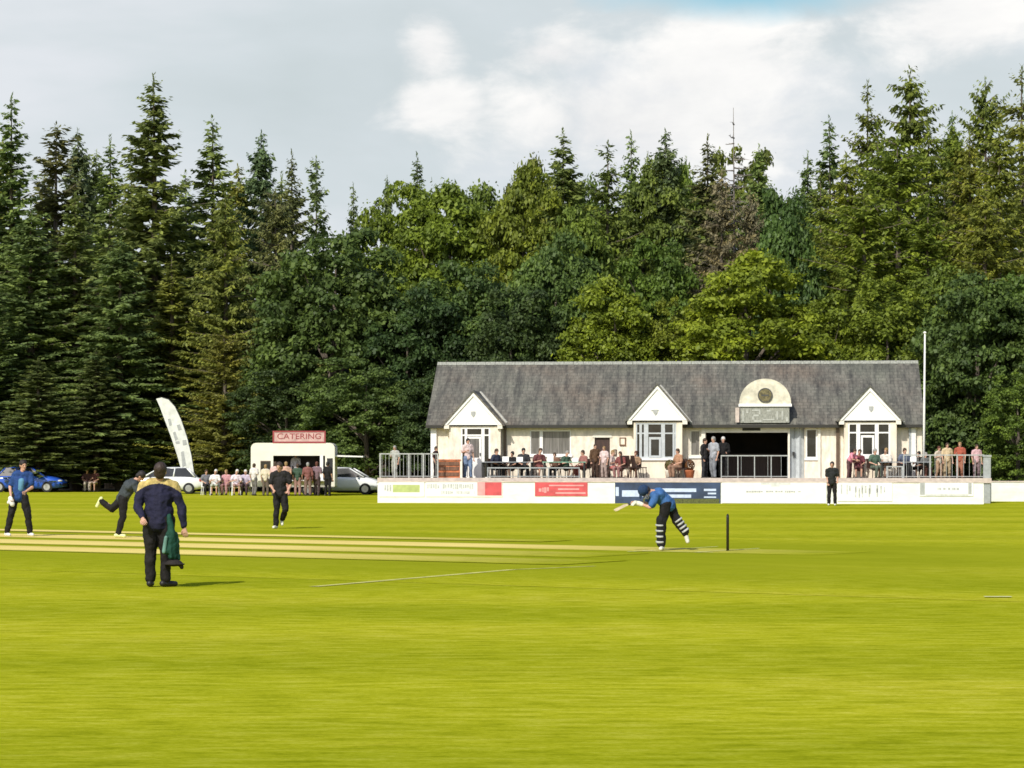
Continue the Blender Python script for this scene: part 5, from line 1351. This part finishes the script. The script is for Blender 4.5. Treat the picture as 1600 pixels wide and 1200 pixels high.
def small_box(label, px, y, w, h, m_):
    p = tw(px, y); t = thing('menu_holder', label, 'box', (p[0], p[1], FLOOR + 0.752), -TH)
    s = MB(); s.prism_x([(-0.06, 0), (0.06, 0), (0.015, h), (-0.015, h)], -w / 2, w / 2); s.build('card', m_, t)
small_box('white card stand on the left end of the grey terrace table', 790, -2.1, 0.28, 0.22, 'board_white')
small_box('white card stand on the right end of the grey terrace table', 812, -2.1, 0.28, 0.20, 'board_white')
small_box('white card stand on the left end of the green cloth table', 860, -2.1, 0.26, 0.22, 'board_white')
small_box('white card on the right end of the green cloth table', 899, -2.1, 0.26, 0.16, 'board_white')
small_box('white card stand on the table between bay and flagpole', 1427, -2.0, 0.26, 0.2, 'board_white')
SEATS = [
 ('sit', 778, -1.2, 10, 'seated person in dark blue left of the grey terrace table', (0.03, 0.035, 0.06), DARK, BROWN_H, 1),
 ('sit_back', 803, -1.15, -10, 'dark haired person in black sitting at the grey terrace table, left one', BLK, DARK, BLACK_H, 1),
 ('sit', 820, -1.15, 5, 'person in charcoal sitting at the right end of the grey terrace table', (0.04, 0.04, 0.042), DARK, BLACK_H, 1),
 ('sit_back', 846, -1.2, 15, 'person in maroon sitting between the two long terrace tables', (0.12, 0.04, 0.04), (0.2, 0.07, 0.06), BROWN_H, 1),
 ('sit', 868, -1.15, -5, 'person in brown top sitting behind the green cloth table', (0.17, 0.09, 0.06), DARK, BROWN_H, 1),
 ('sit_back', 888, -1.1, 8, 'person in dark green sitting behind the green cloth table', (0.05, 0.09, 0.06), DARK, GREY_H, 1),
 ('sit', 912, -1.3, -15, 'person in dusky red seated left of the brown door', (0.30, 0.13, 0.11), (0.22, 0.07, 0.06), BROWN_H, 1),
 ('sit_back', 958, -1.5, 20, 'person in pale top and red shorts seated right of the brown door', (0.58, 0.46, 0.42), (0.40, 0.12, 0.11), BLOND, 1),
 ('sit', 973, -1.7, -10, 'person in dark red seated beside the stacked brown chairs', (0.20, 0.06, 0.055), (0.30, 0.15, 0.14), BROWN_H, 1),
 ('sit_back', 990, -1.4, 0, 'person in tan seated left of the middle bay', (0.32, 0.20, 0.12), (0.18, 0.11, 0.08), RED_H, 1),
 ('sit', 1063, -1.4, -20, 'person in dusty orange seated right of the middle bay', (0.40, 0.22, 0.13), (0.30, 0.18, 0.12), BROWN_H, 1),
 ('sit_back', 1345, -1.3, 0, 'person in maroon seated next to the one in bright pink', (0.14, 0.035, 0.045), (0.10, 0.04, 0.04), BROWN_H, 1),
 ('sit', 1364, -1.6, 10, 'person in dark green seated in front of the right bay', (0.08, 0.13, 0.09), (0.10, 0.12, 0.09), GREY_H, 1),
 ('sit_back', 1382, -1.5, -12, 'person in white seated at the right end of the bay', (0.62, 0.58, 0.52), (0.45, 0.30, 0.25), BLOND, 1),
 ('sit', 1416, -1.3, 8, 'person in slate blue seated left of the flagpole', (0.10, 0.12, 0.17), DARK, BROWN_H, 1),
 ('sit_back', 1433, -1.2, -10, 'person in black seated nearest the flagpole', BLK, DARK, BLACK_H, 1),
 ('sit', 1449, -1.4, 14, 'person in grey seated right of the flagpole', (0.12, 0.125, 0.12), (0.20, 0.09, 0.07), GREY_H, 1),
]
chair_src = {}
for k, px, y, rz, lab, top, legs, hair, sc_ in SEATS:
    rr_s = random.Random(px); px += rr_s.uniform(-4, 4); y += rr_s.uniform(-0.25, 0.3); rz = rz * 2.6 + rr_s.uniform(-25, 25); sc_ = rr_s.uniform(0.84, 1.0)
    p = tw(px, y); crowd(k, p, R(rz) - TH, lab, top, legs, hair, s=sc_, group='spectators on the terrace')
    cl = 'dark patio chair under the ' + lab
    cl = ' '.join(cl.split()[:16])
    q = (p[0], p[1] + 0.02, p[2])
    if 'd' not in chair_src: chair_src['d'] = make_chair(cl, q, R(rz) - TH, 'dark_wood', 'patio chairs on the terrace')
    else: dup(chair_src['d'], q, R(rz) - TH, cl, 'patio chairs on the terrace')
for k, (px, y) in enumerate(((983, -2.2), (999, -2.0))):
    d = dup(chair_src['d'], tw(px, y), R(40 + 70 * k) - TH, ('empty brown chair left of the middle bay, nearer the brown door', 'empty brown chair right against the middle bay')[k], 'patio chairs on the terrace', (1.1, 1.1, 1.15))
# orange locker, bins and pot
p = tw(702, -2.0)
g = thing('locker', 'orange brown wooden kit locker by the left gable with pale post', 'locker', p, -TH)
s = MB(); s.box(-0.50, 0.50, -0.30, 0.30, 0.0, 0.80); s.build('carcass', 'terracotta', g)
s = MB(); s.box(-0.54, 0.54, -0.34, 0.32, 0.803, 0.85); s.build('lid', 'terracotta', g)
for z in (0.2, 0.45, 0.66):
    s = MB(); s.box(-0.46, 0.46, -0.325, -0.303, z - 0.08, z + 0.08); s.build('slat', 'wood', g)
s = MB(); s.box(0.505, 0.60, -0.30, -0.10, 0.0, 0.98); s.build('post', 'warm_white', g)
for k, (px, lab) in enumerate(((1047, 'round olive planter against the middle bay wall'), (1077, 'brown planter beside the white post of the open bar'))):
    p = tw(px, -0.95); g = thing('planter', lab, 'planter', p, 0)
    s = MB(); s.tube([(0, 0, 0), (0, 0, 0.35), (0, 0, 0.38)], [0.17, 0.24, 0.25], 16); s.build('pot', 'terracotta' if k else 'warm_white', g, True)
    rng = np.random.default_rng(5 + k); d = rng.normal(size=(260, 3)); d /= np.linalg.norm(d, axis=1, keepdims=True)
    me = leaves_mesh('plant', d * np.array([0.24, 0.24, 0.26]) + np.array([0, 0, 0.58]), d, np.full(260, 0.06), np.full(260, 0.035), rng.random(260), rng)
    link('plant', me, 'leaf', g, col=(0.10, 0.085, 0.02) if k == 0 else (0.16, 0.07, 0.03))

# people round the food trailer
def ground_person(kind, px, Y, rz, lab, top, legs, hair, s=1.0, group='people by the food trailer', z=0.0, shoe=(0.05, 0.045, 0.04)):
    return crowd(kind, (X(px, Y), Y, z), R(rz), lab, top, legs, hair, s=s, group=group, shoe=shoe)
for k, px, Y, rz, lab, top, legs, hair in [
 ('sit', 322, 136, 20, 'person in grey seated at the left end of the trailer row', (0.16, 0.16, 0.18), DARK, BROWN_H),
 ('sit_back', 336, 135, 0, 'white haired person in white shirt seated second in the trailer row', WHT, (0.40, 0.42, 0.34), WHITE_H),
 ('sit', 354, 135.5, -12, 'person in dusky pink seated in the middle of the trailer row', (0.50, 0.26, 0.28), (0.40, 0.22, 0.22), BLOND),
 ('sit_back', 369, 134.6, 10, 'person in pale lilac white top seated third from the trailer', (0.64, 0.56, 0.62), (0.32, 0.20, 0.18), WHITE_H),
 ('sit', 384, 135.2, -6, 'white haired person in lilac seated next to the trailer', LILAC, (0.08, 0.05, 0.06), WHITE_H)]:
    ground_person(k, px, Y, rz, lab, top, legs, hair)
    cl = ' '.join(('white plastic chair under the ' + lab).split()[:16]); q = (X(px, Y), Y + 0.02, 0)
    if 'w' not in chair_src: chair_src['w'] = make_chair(cl, q, R(rz), 'white', 'white chairs by the food trailer')
    else: dup(chair_src['w'], q, R(rz), cl, 'white chairs by the food trailer')
for k, px, Y, rz, lab, top, legs, hair, s_ in [
 ('stand_side', 397, 133.2, 150, 'person in white top by the left end of the trailer', (0.66, 0.62, 0.60), (0.16, 0.15, 0.14), BROWN_H, 0.95),
 ('stand', 415, 132.6, 170, 'person in cream top below the small trailer window', (0.62, 0.55, 0.42), (0.13, 0.10, 0.08), BLOND, 0.92),
 ('stand_long', 430, 132.4, 160, 'person in pale pink queueing behind the middle fielder', (0.62, 0.42, 0.40), (0.10, 0.07, 0.07), BROWN_H, 1.0),
 ('stand_side', 447, 132.0, -160, 'person in peach top at the trailer counter', (0.58, 0.36, 0.28), (0.45, 0.22, 0.18), BLOND, 1.0),
 ('stand', 465, 132.4, 175, 'person in dark green at the trailer counter', (0.05, 0.09, 0.06), (0.34, 0.20, 0.17), BROWN_H, 0.95),
 ('stand_long', 481, 132.2, -170, 'person in dusky red at the trailer counter', (0.22, 0.09, 0.08), (0.20, 0.13, 0.11), GREY_H, 0.98),
 ('stand_side', 495, 132.5, 165, 'person in plum top near the right end of the counter', (0.20, 0.13, 0.15), (0.06, 0.04, 0.04), RED_H, 1.0),
 ('stand', 512, 132.0, 150, 'person all in black at the right end of the trailer', BLK, BLK, BLACK_H, 1.0)]:
    ground_person(k, px, Y, rz, lab, top, legs, hair, s_)
# server inside the hatch
crowd('stand_long', (X(462, 134.7), 134.7, 0.62), 0, 'server in white behind the trailer counter', (0.45, 0.42, 0.44), DARK, BROWN_H, group='people by the food trailer', s=0.9)
# two people at the left, on the edge of the wood
for k, px, rz, lab, top, legs, hair in [('sit', 136, 10, 'red haired person in dark top seated left of a pair by the wood', (0.07, 0.03, 0.03), (0.46, 0.40, 0.33), RED_H), ('sit_back', 148, -10, 'person in dark red top seated right of a pair by the wood', (0.10, 0.035, 0.03), (0.44, 0.34, 0.27), BROWN_H)]:
    ground_person(k, px, 150, rz, lab, top, legs, hair, group='pair seated by the wood')
    dup(chair_src['d'], (X(px, 150), 150.02, 0), R(rz), ' '.join(('dark chair under the ' + lab).split()[:16]), 'dark chairs by the wood')

# ------------------------------------------------------------------ light, sky, camera
EL, AZ = R(41), R(208)       # azimuth clockwise from +Y (north): sun behind and left of the camera
sun_dir = Vector((math.sin(AZ) * math.cos(EL), math.cos(AZ) * math.cos(EL), math.sin(EL)))
ld = bpy.data.lights.new('sun', 'SUN'); ld.energy = 4.4; ld.angle = R(0.8); ld.color = (1.0, 0.955, 0.87)
lo_ = bpy.data.objects.new('sun', ld); C.objects.link(lo_); lo_.rotation_euler = sun_dir.to_track_quat('Z', 'Y').to_euler()

w = bpy.data.worlds.new('World'); SC.world = w; w.use_nodes = True; nt = w.node_tree
bg = nt.nodes['Background']; out_w = nt.nodes['World Output']
sky = nt.nodes.new('ShaderNodeTexSky'); sky.sky_type = 'NISHITA'; sky.sun_disc = False; sky.sun_elevation = EL; sky.sun_rotation = AZ
sky.air_density = 1.0; sky.dust_density = 1.5
L(nt, sky, 'Color', bg, 'Color'); bg.inputs['Strength'].default_value = 0.15
tc = nt.nodes.new('ShaderNodeTexCoord'); nrm = nt.nodes.new('ShaderNodeVectorMath'); nrm.operation = 'NORMALIZE'; L(nt, tc, 'Generated', nrm, 0)
def wnoise(scale, stretch, detail, rough, dist=0.0, off=(0, 0, 0)):
    mp = nt.nodes.new('ShaderNodeMapping'); mp.inputs['Scale'].default_value = stretch; mp.inputs['Location'].default_value = off; L(nt, nrm, 0, mp, 'Vector')
    n_ = N(nt, 'ShaderNodeTexNoise', Scale=scale, Detail=detail, Roughness=rough, Distortion=dist); L(nt, mp, 'Vector', n_, 'Vector'); return n_
def math_(op, a, b=None, clamp=False):
    n_ = nt.nodes.new('ShaderNodeMath'); n_.operation = op; n_.use_clamp = clamp
    for k, q in enumerate((a, b)):
        if q is None: continue
        if isinstance(q, (int, float)): n_.inputs[k].default_value = q
        else: nt.links.new(q, n_.inputs[k])
    return n_.outputs[0]
def cloud_at(px, py, rx, ry):
    """soft mask round one direction of the sky"""
    d = Vector(((px - 800) / F, 1, (HY - py) / F)).normalized()
    s1 = nt.nodes.new('ShaderNodeVectorMath'); s1.operation = 'SUBTRACT'; L(nt, nrm, 0, s1, 0); s1.inputs[1].default_value = d
    m1 = nt.nodes.new('ShaderNodeVectorMath'); m1.operation = 'MULTIPLY'; L(nt, s1, 0, m1, 0); m1.inputs[1].default_value = (F / rx, 1, F / ry)
    l1 = nt.nodes.new('ShaderNodeVectorMath'); l1.operation = 'LENGTH'; L(nt, m1, 0, l1, 0)
    return math_('SUBTRACT', 1.0, l1.outputs['Value'])
n1 = wnoise(17.0, (1, 1, 2.0), 8.0, 0.58, 0.3); n2 = wnoise(6.0, (1, 1, 2.6), 5.0, 0.5, 0.2, (3, 1, 2)); n3 = wnoise(38.0, (1, 1, 1.5), 6.0, 0.6, 0.4, (1, 5, 2))
# bright cumulus heads
def cumulus(lst):
    cur = None
    for q in lst:
        v_ = cloud_at(*q); cur = v_ if cur is None else math_('MAXIMUM', cur, v_)
    nn = math_('MULTIPLY', math_('SUBTRACT', n1.outputs['Fac'], 0.5), 2.6); nn2 = math_('MULTIPLY', math_('SUBTRACT', n3.outputs['Fac'], 0.5), 0.8)
    return math_('ADD', math_('ADD', cur, nn), nn2)
cm = cumulus([(1120, 105, 190, 100), (1000, 190, 330, 110), (865, 82, 90, 52), (672, 76, 60, 66), (690, 165, 90, 60), (1500, 30, 150, 80)])
rp1 = nt.nodes.new('ShaderNodeMapRange'); rp1.inputs['From Min'].default_value = -0.12; rp1.inputs['From Max'].default_value = 0.75; rp1.interpolation_type = 'SMOOTHSTEP'
nt.links.new(cm, rp1.inputs[0])
# layer cloud: grey blue, with lighter and darker streaks
lay = ramp(nt, [(0.30, (0.62, 0.695, 0.72)), (0.46, (0.69, 0.76, 0.795)), (0.58, (0.80, 0.84, 0.885)), (0.72, (0.88, 0.90, 0.935))]); L(nt, n2, 'Fac', lay, 'Fac')
whi = ramp(nt, [(0.25, (0.82, 0.83, 0.85)), (0.48, (0.96, 0.96, 0.955)), (0.65, (1.06, 1.05, 1.03))]); L(nt, n1, 'Fac', whi, 'Fac')
cmix = mixc(nt); L(nt, rp1, 0, cmix, 0); L(nt, lay, 'Color', cmix, 6); L(nt, whi, 'Color', cmix, 7)
# a blue gap high above the cumulus
gap = math_('ADD', cloud_at(1170, -15, 300, 50), math_('MULTIPLY', math_('SUBTRACT', n1.outputs['Fac'], 0.5), 1.3))
rg = nt.nodes.new('ShaderNodeMapRange'); rg.inputs['From Min'].default_value = 0.1; rg.inputs['From Max'].default_value = 0.8; nt.links.new(gap, rg.inputs[0])
cm2 = mixc(nt); L(nt, rg, 0, cm2, 0); L(nt, cmix, 2, cm2, 6); cm2.inputs[7].default_value = (0.40, 0.68, 0.82, 1)
bgc = nt.nodes.new('ShaderNodeBackground'); L(nt, cm2, 2, bgc, 'Color'); bgc.inputs['Strength'].default_value = 0.95
# the cloud bank stands low over the wood in front; overhead it is open sky
sepw = nt.nodes.new('ShaderNodeSeparateXYZ'); L(nt, nrm, 0, sepw, 0)
mz = nt.nodes.new('ShaderNodeMapRange'); mz.inputs['From Min'].default_value = 0.46; mz.inputs['From Max'].default_value = 0.26; nt.links.new(math_('ADD', sepw.outputs['Z'], math_('MULTIPLY', n2.outputs['Fac'], 0.12)), mz.inputs[0])
my = nt.nodes.new('ShaderNodeMapRange'); my.inputs['From Min'].default_value = 0.2; my.inputs['From Max'].default_value = 0.7; nt.links.new(sepw.outputs['Y'], my.inputs[0])
fac = math_('MULTIPLY', mz.outputs[0], my.outputs[0])
mxs = nt.nodes.new('ShaderNodeMixShader'); nt.links.new(fac, mxs.inputs[0]); L(nt, bg, 0, mxs, 1); L(nt, bgc, 0, mxs, 2); L(nt, mxs, 0, out_w, 'Surface')

cam_d = bpy.data.cameras.new('camera'); cam = bpy.data.objects.new('camera', cam_d); C.objects.link(cam)
cam.location = (0, 0, CAMZ); cam.rotation_euler = (R(90), 0, 0)
cam_d.sensor_width = 36; cam_d.lens = F / 1600 * 36; cam_d.shift_y = (HY - 600) / 1600
cam_d.clip_start = 0.5; cam_d.clip_end = 8000
SC.camera = cam
SC.view_settings.view_transform = 'Standard'; SC.view_settings.look = 'None'; SC.view_settings.exposure = 0
SC.render.engine = 'CYCLES'
SC.cycles.max_bounces = 6; SC.cycles.diffuse_bounces = 3; SC.cycles.transmission_bounces = 3; SC.cycles.glossy_bounces = 2
SC.cycles.use_denoising = True
SC.cycles.filter_width = 1.6
